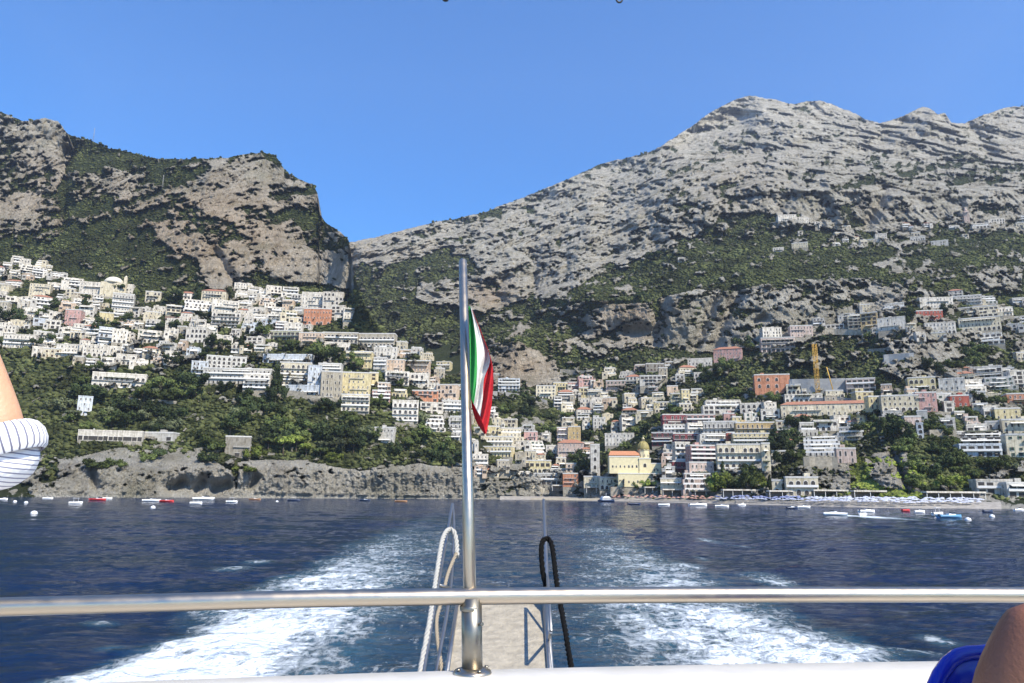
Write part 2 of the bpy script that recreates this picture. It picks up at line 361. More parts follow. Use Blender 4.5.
def depth_at(S, px, py):
    """depth, veg on the built surface for arrays of image points"""
    px = np.asarray(px, float); py = np.asarray(py, float)
    j = np.clip((px-S.x0)/S.dx, 0, len(S.X)-1.001); j0 = j.astype(int); fx = j-j0
    top = S.top[j0]*(1-fx)+S.top[j0+1]*fx; bot = S.bot[j0]*(1-fx)+S.bot[j0+1]*fx
    t = np.clip((py-top)/(bot-top), 0, 1)*(S.rows-1); i0 = np.clip(t.astype(int), 0, S.rows-2); fy = t-i0
    def g(A): return (A[i0, j0]*(1-fx)+A[i0, j0+1]*fx)*(1-fy)+(A[i0+1, j0]*(1-fx)+A[i0+1, j0+1]*fx)*fy
    return g(S.Yd), g(S.v), py >= top-.5
# rock and scrub material
def terrain_mat():
    m, nt, b = new_mat('hillside_rock_and_scrub', .95); L = nt.links; b.inputs['Specular IOR Level'].default_value = .12
    geo = N(nt, 'ShaderNodeNewGeometry'); av = N(nt, 'ShaderNodeAttribute', attribute_name='veg'); aw = N(nt, 'ShaderNodeAttribute', attribute_name='warm')
    def noise(sc, det, rough=.65, vec=None, dist=0):
        n = N(nt, 'ShaderNodeTexNoise', inp={'Scale': sc, 'Detail': det, 'Roughness': rough, 'Distortion': dist}); L.new(vec or geo.outputs['Position'], n.inputs['Vector']); return n.outputs[0]
    def mp(s_, rot=(0, 0, 0)):
        n = N(nt, 'ShaderNodeMapping'); n.inputs['Scale'].default_value = s_; n.inputs['Rotation'].default_value = rot; L.new(geo.outputs['Position'], n.inputs[0]); return n.outputs[0]
    def ramp(v, stops):
        n = N(nt, 'ShaderNodeValToRGB'); e = n.color_ramp.elements
        while len(e) < len(stops): e.new(.5)
        for k, (p, c) in enumerate(stops): e[k].position = p; e[k].color = (*c, 1)
        L.new(v, n.inputs[0]); return n.outputs[0]
    def mix(f, a, c, bt='MIX'):
        n = N(nt, 'ShaderNodeMix', data_type='RGBA', blend_type=bt)
        for s_, v in ((0, f), (6, a), (7, c)):
            if isinstance(v, (int, float)): n.inputs[s_].default_value = v
            elif isinstance(v, tuple): n.inputs[s_].default_value = (*v, 1)
            else: L.new(v, n.inputs[s_])
        return n.outputs[2]
    def math_(op, a, c, cl=False):
        n = N(nt, 'ShaderNodeMath', operation=op, use_clamp=cl)
        for i, v in enumerate((a, c)):
            if isinstance(v, (int, float)): n.inputs[i].default_value = v
            else: L.new(v, n.inputs[i])
        return n.outputs[0]
    grey = ramp(noise(.045, 9, .78), [(.36, (.21, .195, .155)), (.43, (.42, .40, .335)), (.51, (.60, .575, .49)), (.63, (.74, .715, .625))])
    warm = ramp(noise(.05, 9, .7), [(.28, (.26, .19, .125)), (.42, (.47, .37, .26)), (.56, (.61, .50, .37)), (.75, (.68, .59, .46))])
    rock = mix(aw.outputs['Fac'], grey, warm)
    streak = ramp(noise(1, 6, .7, mp((.35, .2, .035))), [(.36, (.5, .47, .44)), (.56, (1, 1, 1))]); rock = mix(.42, rock, streak, 'MULTIPLY')
    lay = ramp(noise(1, 5, .7, mp((.012, .02, .22), (0, R(-14), 0))), [(.4, (.6, .58, .53)), (.55, (1, 1, 1))]); rock = mix(.42, rock, lay, 'MULTIPLY')
    sz = N(nt, 'ShaderNodeSeparateXYZ'); L.new(geo.outputs['Position'], sz.inputs[0]); mrz = N(nt, 'ShaderNodeMapRange', inp={'From Min': 14, 'From Max': 34}); L.new(sz.outputs[2], mrz.inputs[0]); lowz = mrz.outputs[0]
    dry = noise(.02, 6); rock = mix(ramp(lowz, [(0, (.34, .34, .34)), (1, (0, 0, 0))]), rock, (.60, .575, .52)); rock = mix(ramp(dry, [(.5, (0, 0, 0)), (.7, (.55, .55, .55))]), rock, (.20, .19, .11))
    veg = ramp(noise(.16, 6, .75), [(.3, (.02, .028, .01)), (.5, (.042, .056, .02)), (.66, (.07, .085, .03)), (.8, (.11, .115, .045))])
    veg = mix(ramp(noise(.022, 5), [(.45, (0, 0, 0)), (.7, (.7, .7, .7))]), veg, (.075, .078, .035))
    fn = noise(.33, 7, .78); thr = math_('ADD', av.outputs['Fac'], math_('MULTIPLY', math_('SUBTRACT', fn, .5), .95))
    fac = ramp(thr, [(.46, (0, 0, 0)), (.54, (1, 1, 1))])
    L.new(mix(fac, rock, veg), b.inputs['Base Color'])
    h = math_('ADD', math_('MULTIPLY', noise(.12, 9, .75), 2.2), noise(.9, 6, .7)); h = math_('ADD', h, math_('MULTIPLY', noise(1, 5, .7, mp((.3, .2, .05))), 1.6))
    bp = N(nt, 'ShaderNodeBump', inp={'Strength': 1.0, 'Distance': 4.5}); L.new(h, bp.inputs['Height']); L.new(bp.outputs[0], b.inputs['Normal'])
    return m
M_TER = terrain_mat()
SA = make_sheet('left_hillside_terrain', ST_A, SKY_A, -260, 625, 1.1, 400, .95, M_TER)
SB = make_sheet('mountain_terrain', ST_B, SKY_B, 280, 1300, 1.1, 430, 1.0, M_TER)
def ground(px, py):
    """nearest surface under image points -> (Y, veg, valid, which)"""
    px = np.atleast_1d(np.asarray(px, float)); py = np.atleast_1d(np.asarray(py, float))
    ya, va, oka = depth_at(SA, px, py); yb, vb, okb = depth_at(SB, px, py)
    ina = oka & (px < 622); inb = okb & (px > 284)
    ya = np.where(ina, ya, 1e9); yb = np.where(inb, yb, 1e9)
    Y = np.minimum(ya, yb); v = np.where(ya < yb, va, vb); return Y, v, Y < 1e8
# ------------------------------------------------------------------ sea
def sea():
    d = np.concatenate([np.geomspace(3.2, 130, 520), np.geomspace(132, 700, 150)[:], np.array([900, 1500, 3000, 9000])])
    az = np.radians(np.concatenate([np.linspace(-89, -42, 40)[:-1], np.linspace(-42, 42, 620), np.linspace(42, 89, 40)[1:]]))
    D, A = np.meshgrid(d, az, indexing='ij')
    X = D*np.tan(A*.999)*np.where(np.abs(A) > 1.2, .35, 1); X = np.clip(X, -9000, 9000); Y = D+0*A
    sp = np.gradient(d)[:, None]
    def wv(s, amp, o=3): return amp*fbm(X/s, Y/(s*.62), 0*X+s, o)*(1-sstep(s*.25, s*.8, sp))
    Z = wv(14, .26)+wv(5.0, .17, 3)+wv(1.7, .06, 2)
    wx = X+1.6*fbm(X/6, Y/14, 0*X+3, 3)
    # two foaming bands either side of a darker channel, fading with distance
    grow = 1+Y/150
    L_in, L_out = -3.1, -9.7-Y*.06; R_in, R_out = 1.9+Y*.03, 9.0+Y*.055
    e = fbm(X/7, Y/9, 0*X+8, 3)*2.4
    left = sstep(L_out-1.6, L_out+1.2, wx+e)*(1-sstep(L_in-5, L_in+.5, wx+e*.6))
    right = sstep(R_in-1.0, R_in+3.5, wx+e*.6)*(1-sstep(R_out-1.5, R_out+1.6, wx+e))
    core = sstep(L_out, L_out+3, wx)*(1-sstep(R_out-3, R_out, wx))
    rimL = np.exp(-((wx+e-(L_out+2.6))/1.9)**2); rimR = np.exp(-((wx+e-(R_out-2.2))/1.9)**2)
    fade = 1/(1+(Y/50)**2.2)
    foam = (left*.68+right*.55+core*.20+.30*rimL+.28*rimR)*fade+.11*core*np.exp(-Y/160)
    foam += .34*left*(1-sstep(18, 42, Y))*(1-sstep(-5, -3, X))+.2*right*(1-sstep(18, 40, Y))
    boil = fbm(X/3.4, Y/2.2, 0*X+2, 4)
    foam = foam*(1+.55*boil)
    for px, py, rx, ry, a in ((765,578,24,5,.55),(780,583,14,3,.55),(708,540,8,2.4,.6),(702,558,5,2.5,.5),(690,566,14,3,.45),(940,640,14,5,.8),(925,652,20,4,.45),(232,568,18,2.4,.6),(258,562,14,1.8,.55),(100,624,18,2.5,.5),(110,652,16,3,.4),(862,650,22,6,.3),(330,632,20,3,.1),(600,530,40,2,.2),(742,546,6,2,.5),(850,515.5,10,.9,1.0),(866,516.6,12,.8,.9),(884,517.6,14,.7,.8),(904,519,14,.6,.6)):
        q = at(np.array([px, px+rx, px]), np.array([py, py, py+ry]), np.array([10., 10, 10]))
        yy = water_Y(np.array([px, px+rx, px]), np.array([py, py, py+ry])); Q = at(np.array([px, px+rx, px]), np.array([py, py, py+ry]), yy)
        foam += a*np.exp(-(((X-Q[0, 0])/max(abs(Q[1, 0]-Q[0, 0]), .3))**2+((Y-Q[0, 1])/max(abs(Q[2, 1]-Q[0, 1]), .3))**2))
    near = 1-sstep(60, 200, Y)
    Z += near*np.clip(foam, 0, 1.2)*(.10*boil+.13*ridged(X/1.6, Y/1.3, 0*X+4, 3)-.02)
    Z -= .0
    P = np.stack([X, Y, Z], -1)
    m, nt, b = new_mat('sea_water', .08); L = nt.links
    geo = N(nt, 'ShaderNodeNewGeometry'); av = N(nt, 'ShaderNodeAttribute', attribute_name='foam')
    def noise(sc, det, rough=.6, s_=None, dist=0, rot=0):
        n = N(nt, 'ShaderNodeTexNoise', inp={'Scale': sc, 'Detail': det, 'Roughness': rough, 'Distortion': dist})
        if s_: mp = N(nt, 'ShaderNodeMapping'); mp.inputs['Scale'].default_value = s_; mp.inputs['Rotation'].default_value = (0, 0, rot); L.new(geo.outputs['Position'], mp.inputs[0]); L.new(mp.outputs[0], n.inputs[0])
        else: L.new(geo.outputs['Position'], n.inputs[0])
        return n.outputs[0]
    def M_(op, a, c, cl=False):
        n = N(nt, 'ShaderNodeMath', operation=op, use_clamp=cl)
        for i, v in enumerate((a, c)):
            if isinstance(v, (int, float)): n.inputs[i].default_value = v
            else: L.new(v, n.inputs[i])
        return n.outputs[0]
    def ramp(v, stops):
        n = N(nt, 'ShaderNodeValToRGB'); e = n.color_ramp.elements
        while len(e) < len(stops): e.new(.5)
        for k, (p, c) in enumerate(stops): e[k].position = p; e[k].color = (*c, 1)
        L.new(v, n.inputs[0]); return n.outputs[0]
    def mix(f, a, c):
        n = N(nt, 'ShaderNodeMix', data_type='RGBA')
        for s_, v in ((0, f), (6, a), (7, c)):
            if isinstance(v, (int, float)): n.inputs[s_].default_value = v
            elif isinstance(v, tuple): n.inputs[s_].default_value = (*v, 1)
            else: L.new(v, n.inputs[s_])
        return n.outputs[2]
    n1 = noise(1.5, 9, .74, (1.3, .62, 1), 1.3, R(8)); n2 = noise(.42, 6, .66, (1.2, .7, 1), .8, R(-6)); n3 = noise(6, 4, .7, None, .6)
    web = N(nt, 'ShaderNodeTexVoronoi', feature='DISTANCE_TO_EDGE', inp={'Scale': 1.5}); wv_ = N(nt, 'ShaderNodeVectorMath', operation='MULTIPLY_ADD')
    nzv = N(nt, 'ShaderNodeTexNoise', inp={'Scale': 1.1, 'Detail': 5}); L.new(geo.outputs['Position'], nzv.inputs[0]); L.new(nzv.outputs['Color'], wv_.inputs[0]); wv_.inputs[1].default_value = (1.6, 1.6, 0); L.new(geo.outputs['Position'], wv_.inputs[2]); L.new(wv_.outputs[0], web.inputs['Vector'])
    webv = M_('MULTIPLY', M_('SUBTRACT', .16, web.outputs['Distance']), 1.0)
    t = M_('ADD', av.outputs['Fac'], M_('MULTIPLY', M_('SUBTRACT', n1, .5), 1.9)); t = M_('ADD', t, M_('MULTIPLY', M_('SUBTRACT', n2, .5), 1.0)); t = M_('ADD', t, M_('MULTIPLY', M_('SUBTRACT', n3, .5), .45)); t = M_('ADD', t, webv)
    gate = ramp(av.outputs['Fac'], [(.06, (0, 0, 0)), (.22, (1, 1, 1))])
    ff = M_('MULTIPLY', ramp(t, [(.46, (0, 0, 0)), (.62, (.34, .34, .34)), (.8, (.7, .7, .7)), (1.0, (1, 1, 1))]), gate)
    aer = M_('MULTIPLY', ramp(av.outputs['Fac'], [(.05, (0, 0, 0)), (.7, (1, 1, 1))]), 1.0)
    deep = mix(ramp(noise(.035, 5, .6, (.7, 1.5, 1)), [(.38, (0, 0, 0)), (.62, (1, 1, 1))]), (.001, .015, .062), (.002, .015, .036))
    wat = mix(M_('MULTIPLY', aer, .8), deep, (.045, .125, .18))
    L.new(mix(ff, wat, (.68, .74, .79)), b.inputs['Base Color'])
    L.new(M_('ADD', .07, M_('MULTIPLY', ff, .6)), b.inputs['Roughness']); b.inputs['IOR'].default_value = 1.33; b.inputs['Specular IOR Level'].default_value = .28
    cdn = N(nt, 'ShaderNodeCameraData')
    far = M_('DIVIDE', cdn.outputs['View Distance'], 90.0, True)
    h = M_('MULTIPLY', noise(2.2, 6, .62, (1, 1.5, 1)), .22); h2 = M_('MULTIPLY', noise(.3, 6, .62, (.8, 1.5, 1)), 1.25)
    hh = M_('ADD', M_('ADD', h, h2), M_('MULTIPLY', ff, .12))
    bp = N(nt, 'ShaderNodeBump', inp={'Strength': 1.0, 'Distance': 1.0}); L.new(hh, bp.inputs['Height']); L.new(bp.outputs[0], b.inputs['Normal'])
    me = grid_mesh('sea', P, {'foam': foam}, m)
    o = link('sea', me); tag(o, kind='structure')
    ob = MB(); ob.quadbox(-9000, 9000, -9000, 9000, -16, -15.5); o2 = ob.build('seabed', flatmat('seabed_dark', (.02, .03, .04))); tag(o2, kind='structure')
    ob = MB(); ob.quadbox(-9000, 9000, -6000, 3.25, -.6, -.3); o3 = ob.build('open_sea_water', m); tag(o3, kind='structure')
sea()
# ------------------------------------------------------------------ the ferry stern we stand on
def metal(name, rgb, rough):
    m, nt, b = new_mat(name, rough); b.inputs['Base Color'].default_value = (*rgb, 1); b.inputs['Metallic'].default_value = 1
    tc = N(nt, 'ShaderNodeTexCoord'); nz = N(nt, 'ShaderNodeTexNoise', inp={'Scale': 30, 'Detail': 6}); nt.links.new(tc.outputs['Object'], nz.inputs[0])
    mr = N(nt, 'ShaderNodeMapRange', inp={'To Min': rough*.7, 'To Max': rough*1.5}); nt.links.new(nz.outputs[0], mr.inputs[0]); nt.links.new(mr.outputs[0], b.inputs['Roughness'])
    return m
STEEL = metal('brushed_steel', (.50, .43, .34), .32); STEEL_OLD = metal('weathered_steel', (.27, .25, .21), .36); ALU = metal('aluminium_tube', (.40, .38, .35), .4)
GEL = flatmat('white_gelcoat', (.60, .585, .555), .32, .13, 7, detail=9); GEL2 = flatmat('deck_paint', (.5, .5, .48), .6, .1, 8)
def ystern(x): return 1.9+.15*x-.03*x*x
def ferry():
    root = bpy.data.objects.new('ferry', None); COL.objects.link(root); root.location = (0, 1.0, 3.4)
    tag(root, 'white ferry stern with steel rail, flagpole and gangway, carrying the viewer', 'ferry')
    inv = Matrix.Translation((0, -1.0, -3.4))
    def add(mb, name, mat, parent=root, base=True):
        o = mb.build(name, mat, parent)
        if base: o.data.transform(inv)
        return o
    HC = 4.6-.419
    # coaming: a rounded white moulding following the curved stern
    sec = [(-.16, -.72), (-.155, -.04), (-.13, -.012), (-.085, 0.0), (-.02, -.002), (.035, -.004), (.062, -.014), (.078, -.05), (.09, -.72)]
    def sweep(sec, xs, z0, mat, name):
        V = []; Fc = []
        for x in xs:
            y = ystern(x)
            V += [(x, y+a, z0+z) for a, z in sec]
        n = len(sec)
        for i in range(len(xs)-1):
            for k in range(n-1): Fc.append((i*n+k, (i+1)*n+k, (i+1)*n+k+1, i*n+k+1))
        me = bpy.data.meshes.new(name); me.from_pydata(V, [], Fc); me.update(); me.materials.append(mat)
        me.polygons.foreach_set('use_smooth', [True]*len(Fc)); me.transform(inv); o = link(name, me, root)
        return o
    xs = np.linspace(-3.2, 3.2, 60)
    sweep(sec, xs, HC, GEL, 'coaming')
    sweep([(-.20, -.43), (-.162, -.43), (-.162, -.395), (-.20, -.395)], xs, HC, GEL, 'coaming_step')
    hull = MB()
    hull.prism([(-3.2, -.4), (-3.2, 3.38), (3.2, 3.38), (3.2, -.4)], 1.25, 1.45); add(hull, 'transom', GEL)
    dk = MB().quadbox(-3.2, 3.2, -9, 2.2, 3.34, 3.4); add(dk, 'deck', GEL2)
    add(MB().quadbox(-3.3, -3.2, -9, 1.5, -.4, 3.9), 'hull_side', GEL); add(MB().quadbox(3.2, 3.3, -9, 1.5, -.4, 3.9), 'hull_side', GEL)
    # guard rail
    RZ = {}
    pts = []
    for px, py in ((-420,622),(-150,612.5),(0,607),(150,603),(300,599),(460,596.6),(600,595.2),(760,594.6),(900,594.6),(1024,595),(1300,598)):
        x = 0
        for _ in range(6): p = pt(px, py, ystern(x)); x = p.x
        pts.append(p)
    pts[0:0] = [Vector((-3.1, ystern(-3.1)+.25, pts[0].z-.0))]; pts.append(Vector((3.1, ystern(3.1), pts[-1].z)))
    g = MB().tube(smooth_path(pts, 6), .0198, 20); rail = add(g, 'guard_rail', STEEL)
    for q in (pts[0], pts[-1]): add(MB().tube([q, (q.x, q.y, 3.4)], .0198, 12), 'rail_post', STEEL, rail)
    # flagpole
    def P3(px, py, Y): return pt(px, py, Y)
    YB = ystern(-.1)
    fl = MB().tube([P3(470, 600, YB), P3(466.8, 440, YB+.27), P3(462.8, 262, YB+.58), P3(462.7, 260, YB+.583)], [.0158, .0150, .0145, .011], 16)
    pole = add(fl, 'flagpole', STEEL)
    b0 = P3(472.5, 669, YB-.005)
    sl_ = MB().tube([(b0.x, b0.y, HC-.01), P3(471.5, 598, YB)], .0248, 20); o = add(sl_, 'pole_sleeve', STEEL_OLD, pole)
    sb = MB().tube([P3(480, 624, YB-.02), P3(482.8, 624, YB-.025)], .004, 8); add(sb, 'set_screw', STEEL_OLD, pole)
    fg = MB().lathe([(.0, .011), (.028, .011), (.033, .009), (.043, .005), (.0455, .001), (.0455, -.004)], (b0.x, b0.y, HC), 28); add(fg, 'base_flange', STEEL, pole)
    for an in (.5, 2.07, 3.64, 5.21): MB().lathe([(.001, .004), (.004, .0035), (.0052, .001), (.0052, 0)], (b0.x+.037*math.cos(an), b0.y+.037*math.sin(an), HC+.0085), 8).build('screw', STEEL_OLD, pole).data.transform(inv)
    j0 = P3(470.8, 597, YB); add(MB().lathe([(.025, -.010), (.0265, -.008), (.0265, .0), (.024, .004)], (j0.x, j0.y, j0.z-.022), 20), 'weld_collar', STEEL_OLD, pole)
    # canopy beam above with its hanging fittings
    cb = MB(); cb.tube([(-3, 2.0, 6.28), (3, 2.0, 6.28)], .03, 12); cb.tube([(-3, 2.0, 6.28), (-3, 1.2, 3.4)], .03, 12); cb.tube([(3, 2.0, 6.28), (3, 1.2, 3.4)], .03, 12)
    beam = add(cb, 'canopy_beam', STEEL)
    DK = flatmat('black_fitting', (.015, .015, .02), .5)
    k = P3(445.5, -2, 2.0); kb = MB().lathe([(.001, .011), (.007, .009), (.011, 0), (.009, -.007), (.001, -.011)], tuple(k), 12); kb.tube([(k.x, 2.0, k.z+.005), (k.x, 2.0, 6.27)], .003, 6); add(kb, 'hanging_knob', DK, beam)
    k = P3(620, -1, 2.0); loop = [(k.x+.009*math.cos(a)-.002, 2.0, k.z+.012*math.sin(a)) for a in np.linspace(-4.4, 1.3, 14)]
    kb = MB().tube([(k.x, 2, 6.27)]+loop[::-1], .0028, 6); add(kb, 'hanging_loop', DK, beam)
    # gangway
    GW_ = flatmat('gangway_plate', (.36, .32, .25), .75, .3, 14, bump=.5, detail=9)
    c = [P3(442, 690, 3.7), P3(553.5, 690, 3.7), P3(545.5, 602, 4.95), P3(456, 602, 4.95)]
    gm = MB(); v = [tuple(p) for p in c]+[tuple(p-Vector((0, 0, .05))) for p in c]
    gm.v += v
    for q in ((0, 1, 2, 3), (7, 6, 5, 4), (0, 4, 5, 1), (1, 5, 6, 2), (2, 6, 7, 3), (3, 7, 4, 0)): gm.f.append(list(q)); gm.m.append(0); gm.sm.append(False)
    gang = add(gm, 'gangway', GW_)
    ed = MB(); ed.tube([c[0]+Vector((.012, 0, .012)), c[3]+Vector((.012, 0, .012))], .012, 8); ed.tube([c[1]-Vector((.01, 0, -.012)), c[2]-Vector((.01, 0, -.012))], .012, 8); ed.tube([c[2]+Vector((0, 0, .01)), c[3]+Vector((0, 0, .01))], .014, 8)
    add(ed, 'gangway_edge', ALU, gang)
    rv = MB()
    for i in range(22):
        for j in range(7):
            a = c[0].lerp(c[1], (j+.5)/7); b_ = c[3].lerp(c[2], (j+.5)/7); q = a.lerp(b_, (i+.5)/22)
            rv.quadbox(q.x-.013, q.x+.013, q.y-.005, q.y+.005, q.z, q.z+.003)
    gang.data.materials.clear(); gang.data.materials.append(GW_)
    hl = MB(); Lt = P3(452.3, 504, 5.9)
    hl.tube(smooth_path([Lt, P3(447.6, 532, 5.4), P3(438, 584, 4.6), P3(424, 668, 3.95), P3(419, 700, 3.7)], 5), [.011]*21, 10)
    hl.tube(smooth_path([Lt+Vector((.004, 0, 0)), P3(453.8, 530, 5.5), P3(450.5, 588, 4.75), P3(437, 668, 4.0), P3(432, 700, 3.8)], 5), [.010]*21, 10)
    hl.tube([P3(439, 585, 4.6), P3(450.5, 588, 4.75)], .008, 8)
    add(hl, 'handrail', ALU, gang)
    hr = MB(); Rt = P3(543.6, 500, 6.2)
    hr.tube([Rt, P3(545.3, 545, 5.5), P3(546.8, 600, 4.85), P3(551.5, 690, 3.75)], [.012, .0145, .017, .0165], 12)
    hr.tube([P3(549.5, 650, 4.15), c[1].lerp(c[2], .35)], .01, 8)
    hr.tube([P3(546.6, 590, 4.95), c[2]], .01, 8)
    p0, p1 = P3(547.5, 615, 4.7), P3(551, 680, 3.85)
    hr.tube([p0+Vector((0, 0, .22)), p1+Vector((.0, 0, .22))], .009, 8); hr.tube([p0+Vector((0, 0, .22)), c[1].lerp(c[2], .5)], .008, 8); hr.tube([p1+Vector((0, 0, .22)), c[1].lerp(c[2], .5)], .008, 8)
    add(hr, 'handrail', ALU, gang)
    return HC
HC = ferry()
# ropes
def rope_mat(name, a, b_, sc):
    m, nt, b = new_mat(name, .9); L = nt.links; tc = N(nt, 'ShaderNodeTexCoord'); wv = N(nt, 'ShaderNodeTexWave', inp={'Scale': sc, 'Distortion': 1.5})
    wv.bands_direction = 'DIAGONAL'; L.new(tc.outputs['Object'], wv.inputs[0]); rp = N(nt, 'ShaderNodeValToRGB'); rp.color_ramp.elements[0].color = (*a, 1); rp.color_ramp.elements[1].color = (*b_, 1); L.new(wv.outputs[0], rp.inputs[0]); L.new(rp.outputs[0], b.inputs['Base Color']); b.inputs['Specular IOR Level'].default_value = .1
    return m
def strand_rope(name, pts, rad, mats, twist=60):
    path = smooth_path(pts, 14); n = len(path); mb = MB()
    L_ = 0; ang = []
    for i in range(n): ang.append(L_*twist); L_ += (path[i]-path[i-1]).length if i else 0
    for s_ in range(3):
        out = []
        for i, p in enumerate(path):
            t = (path[min(i+1, n-1)]-path[max(i-1, 0)]).normalized(); a = t.cross(Vector((0, 1, 0))).normalized(); b_ = t.cross(a)
            an = ang[i]+s_*2.094; out.append(p+(a*math.cos(an)+b_*math.sin(an))*rad*.52)
        mb.tube(out, rad*.58, 7)
    return mb.build(name, mats)
RW = rope_mat('white_rope_fibre', (.30, .29, .26), (.42, .41, .38), 60); RB = rope_mat('black_rope_fibre', (.003, .003, .003), (.008, .008, .008), 60)
RT = rope_mat('tan_rope_fibre', (.2, .165, .12), (.36, .31, .24), 60)
P = pt
o = strand_rope('mooring_rope', [P(457, 557, 5.0), P(456.5, 543, 5.1), P(453.6, 531.5, 5.15), P(448, 530, 5.15), P(442.5, 540, 5.0), P(438, 565, 4.75), P(430.5, 615, 4.3), P(421, 668, 3.95), P(416, 700, 3.7)], .0155, RW, 55)
tag(o, 'white twisted rope looped over the left handrail of the gangway', 'rope', 'ropes hung on the gangway handrails')
o = strand_rope('mooring_rope', [P(456.5, 553, 5.0), P(452.5, 562, 4.95), P(447, 577, 4.8), P(442, 600, 4.6), P(437, 618, 4.45), P(437.5, 640, 4.25), P(441.5, 668, 4.0), P(443, 700, 3.8)], .011, RT, 70)
tag(o, 'thin tan rope hanging down inside the left gangway handrail', 'rope', 'ropes hung on the gangway handrails')
o = strand_rope('mooring_rope', [P(546, 586, 4.9), P(542.6, 570, 4.95), P(541.4, 550, 5.05), P(543, 541, 5.1), P(546.8, 538.8, 5.12), P(550.5, 541.5, 5.1), P(553, 551, 5.0), P(556.5, 580, 4.75), P(561, 607, 4.55), P(571.5, 667, 4.0), P(578, 705, 3.75)], .0165, RB, 50)
tag(o, 'black rope looped over the right handrail of the gangway', 'rope', 'ropes hung on the gangway handrails')
# flag
def flag():
    def mc(name, c, tr=.5):
        m, nt, b = new_mat(name, .8); out = nt.nodes['Material Output']; b.inputs['Base Color'].default_value = (*c, 1)
        t = N(nt, 'ShaderNodeBsdfTranslucent'); t.inputs[0].default_value = (*c, 1); mx = N(nt, 'ShaderNodeMixShader'); mx.inputs[0].default_value = tr
        tc = N(nt, 'ShaderNodeTexCoord'); nz = N(nt, 'ShaderNodeTexNoise', inp={'Scale': 60, 'Detail': 5}); bp = N(nt, 'ShaderNodeBump', inp={'Strength': .3, 'Distance': .01}); nt.links.new(tc.outputs['Object'], nz.inputs[0]); nt.links.new(nz.outputs[0], bp.inputs['Height']); nt.links.new(bp.outputs[0], b.inputs['Normal'])
        nt.links.new(b.outputs[0], mx.inputs[1]); nt.links.new(t.outputs[0], mx.inputs[2]); nt.links.new(mx.outputs[0], out.inputs[0]); return m
    Y0 = 2.27
    H = [(468.5,306),(469.2,325),(469.6,345),(470,365),(470.4,385),(471,399)]
    GWb = [(470.6,307),(474.0,325),(476.2,345),(477,365),(476.4,385),(473.6,404)]
    WRb = [(471.8,309),(482.0,335),(490.2,359),(484.2,379),(482.5,400),(480.5,417)]
    O = [(472,310),(482.6,335.5),(491.0,359.5),(493.4,378),(491.4,406),(486.2,435)]
    def interp(C, t):
        k = t*(len(C)-1); i = min(int(k), len(C)-2); f = k-i; p0 = C[max(i-1, 0)]; p1 = C[i]; p2 = C[i+1]; p3 = C[min(i+2, len(C)-1)]
        return [.5*((2*p1[a])+(p2[a]-p0[a])*f+(2*p0[a]-5*p1[a]+4*p2[a]-p3[a])*f*f+(3*p1[a]-p0[a]-3*p2[a]+p3[a])*f**3) for a in (0, 1)]
    nu, nv = 36, 90; V = []; Fc = []; mi = []
    for j in range(nv+1):
        t = j/nv; rows = [interp(C, t) for C in (H, GWb, WRb, O)]
        for i in range(nu+1):
            u = i/nu*3; k = min(int(u), 2); f = u-k
            x = rows[k][0]*(1-f)+rows[k+1][0]*f; y = rows[k][1]*(1-f)+rows[k+1][1]*f
            amp = .008+.016*t; Yd = Y0-.10*(t-.3)+amp*math.sin(u*3.6+t*2.6)*min(1, u*1.2)+.01*math.sin(u*9+t*9)*min(1, u)
            V.append(tuple(pt(x, y, Yd)))
    for j in range(nv):
        for i in range(nu):
            a = j*(nu+1)+i; Fc.append((a, a+1, a+nu+2, a+nu+1)); mi.append(min(2, int(i/nu*3)))
    # tail of red folded behind the white
    b0 = len(V); T = [(471,400),(472.5,410),(476,421),(481,429),(485,434.5)]; T2 = [(474,396),(478,406),(483,414),(487,422),(487.5,430)]
    for j in range(13):
        t = j/12; a = interp(T, t); c = interp(T2, t)
        for i in range(7):
            f = i/6; V.append(tuple(pt(a[0]*(1-f)+c[0]*f, a[1]*(1-f)+c[1]*f, Y0+.05+.012*math.sin(f*5+t*3))))
    for j in range(12):
        for i in range(6): a = b0+j*7+i; Fc.append((a, a+1, a+8, a+7)); mi.append(2)
    me = bpy.data.meshes.new('flag'); me.from_pydata(V, [], Fc); me.update()
    for m in (mc('flag_green', (.06, .42, .10)), mc('flag_white', (.82, .82, .80)), mc('flag_red', (.62, .02, .03))): me.materials.append(m)
    me.polygons.foreach_set('material_index', mi); me.polygons.foreach_set('use_smooth', [True]*len(Fc))
    o = link('flag', me); tag(o, 'green, white and red striped flag hanging limp from the steel pole', 'flag')
    sm_ = o.modifiers.new('thick', 'SOLIDIFY'); sm_.thickness = .0006
flag()
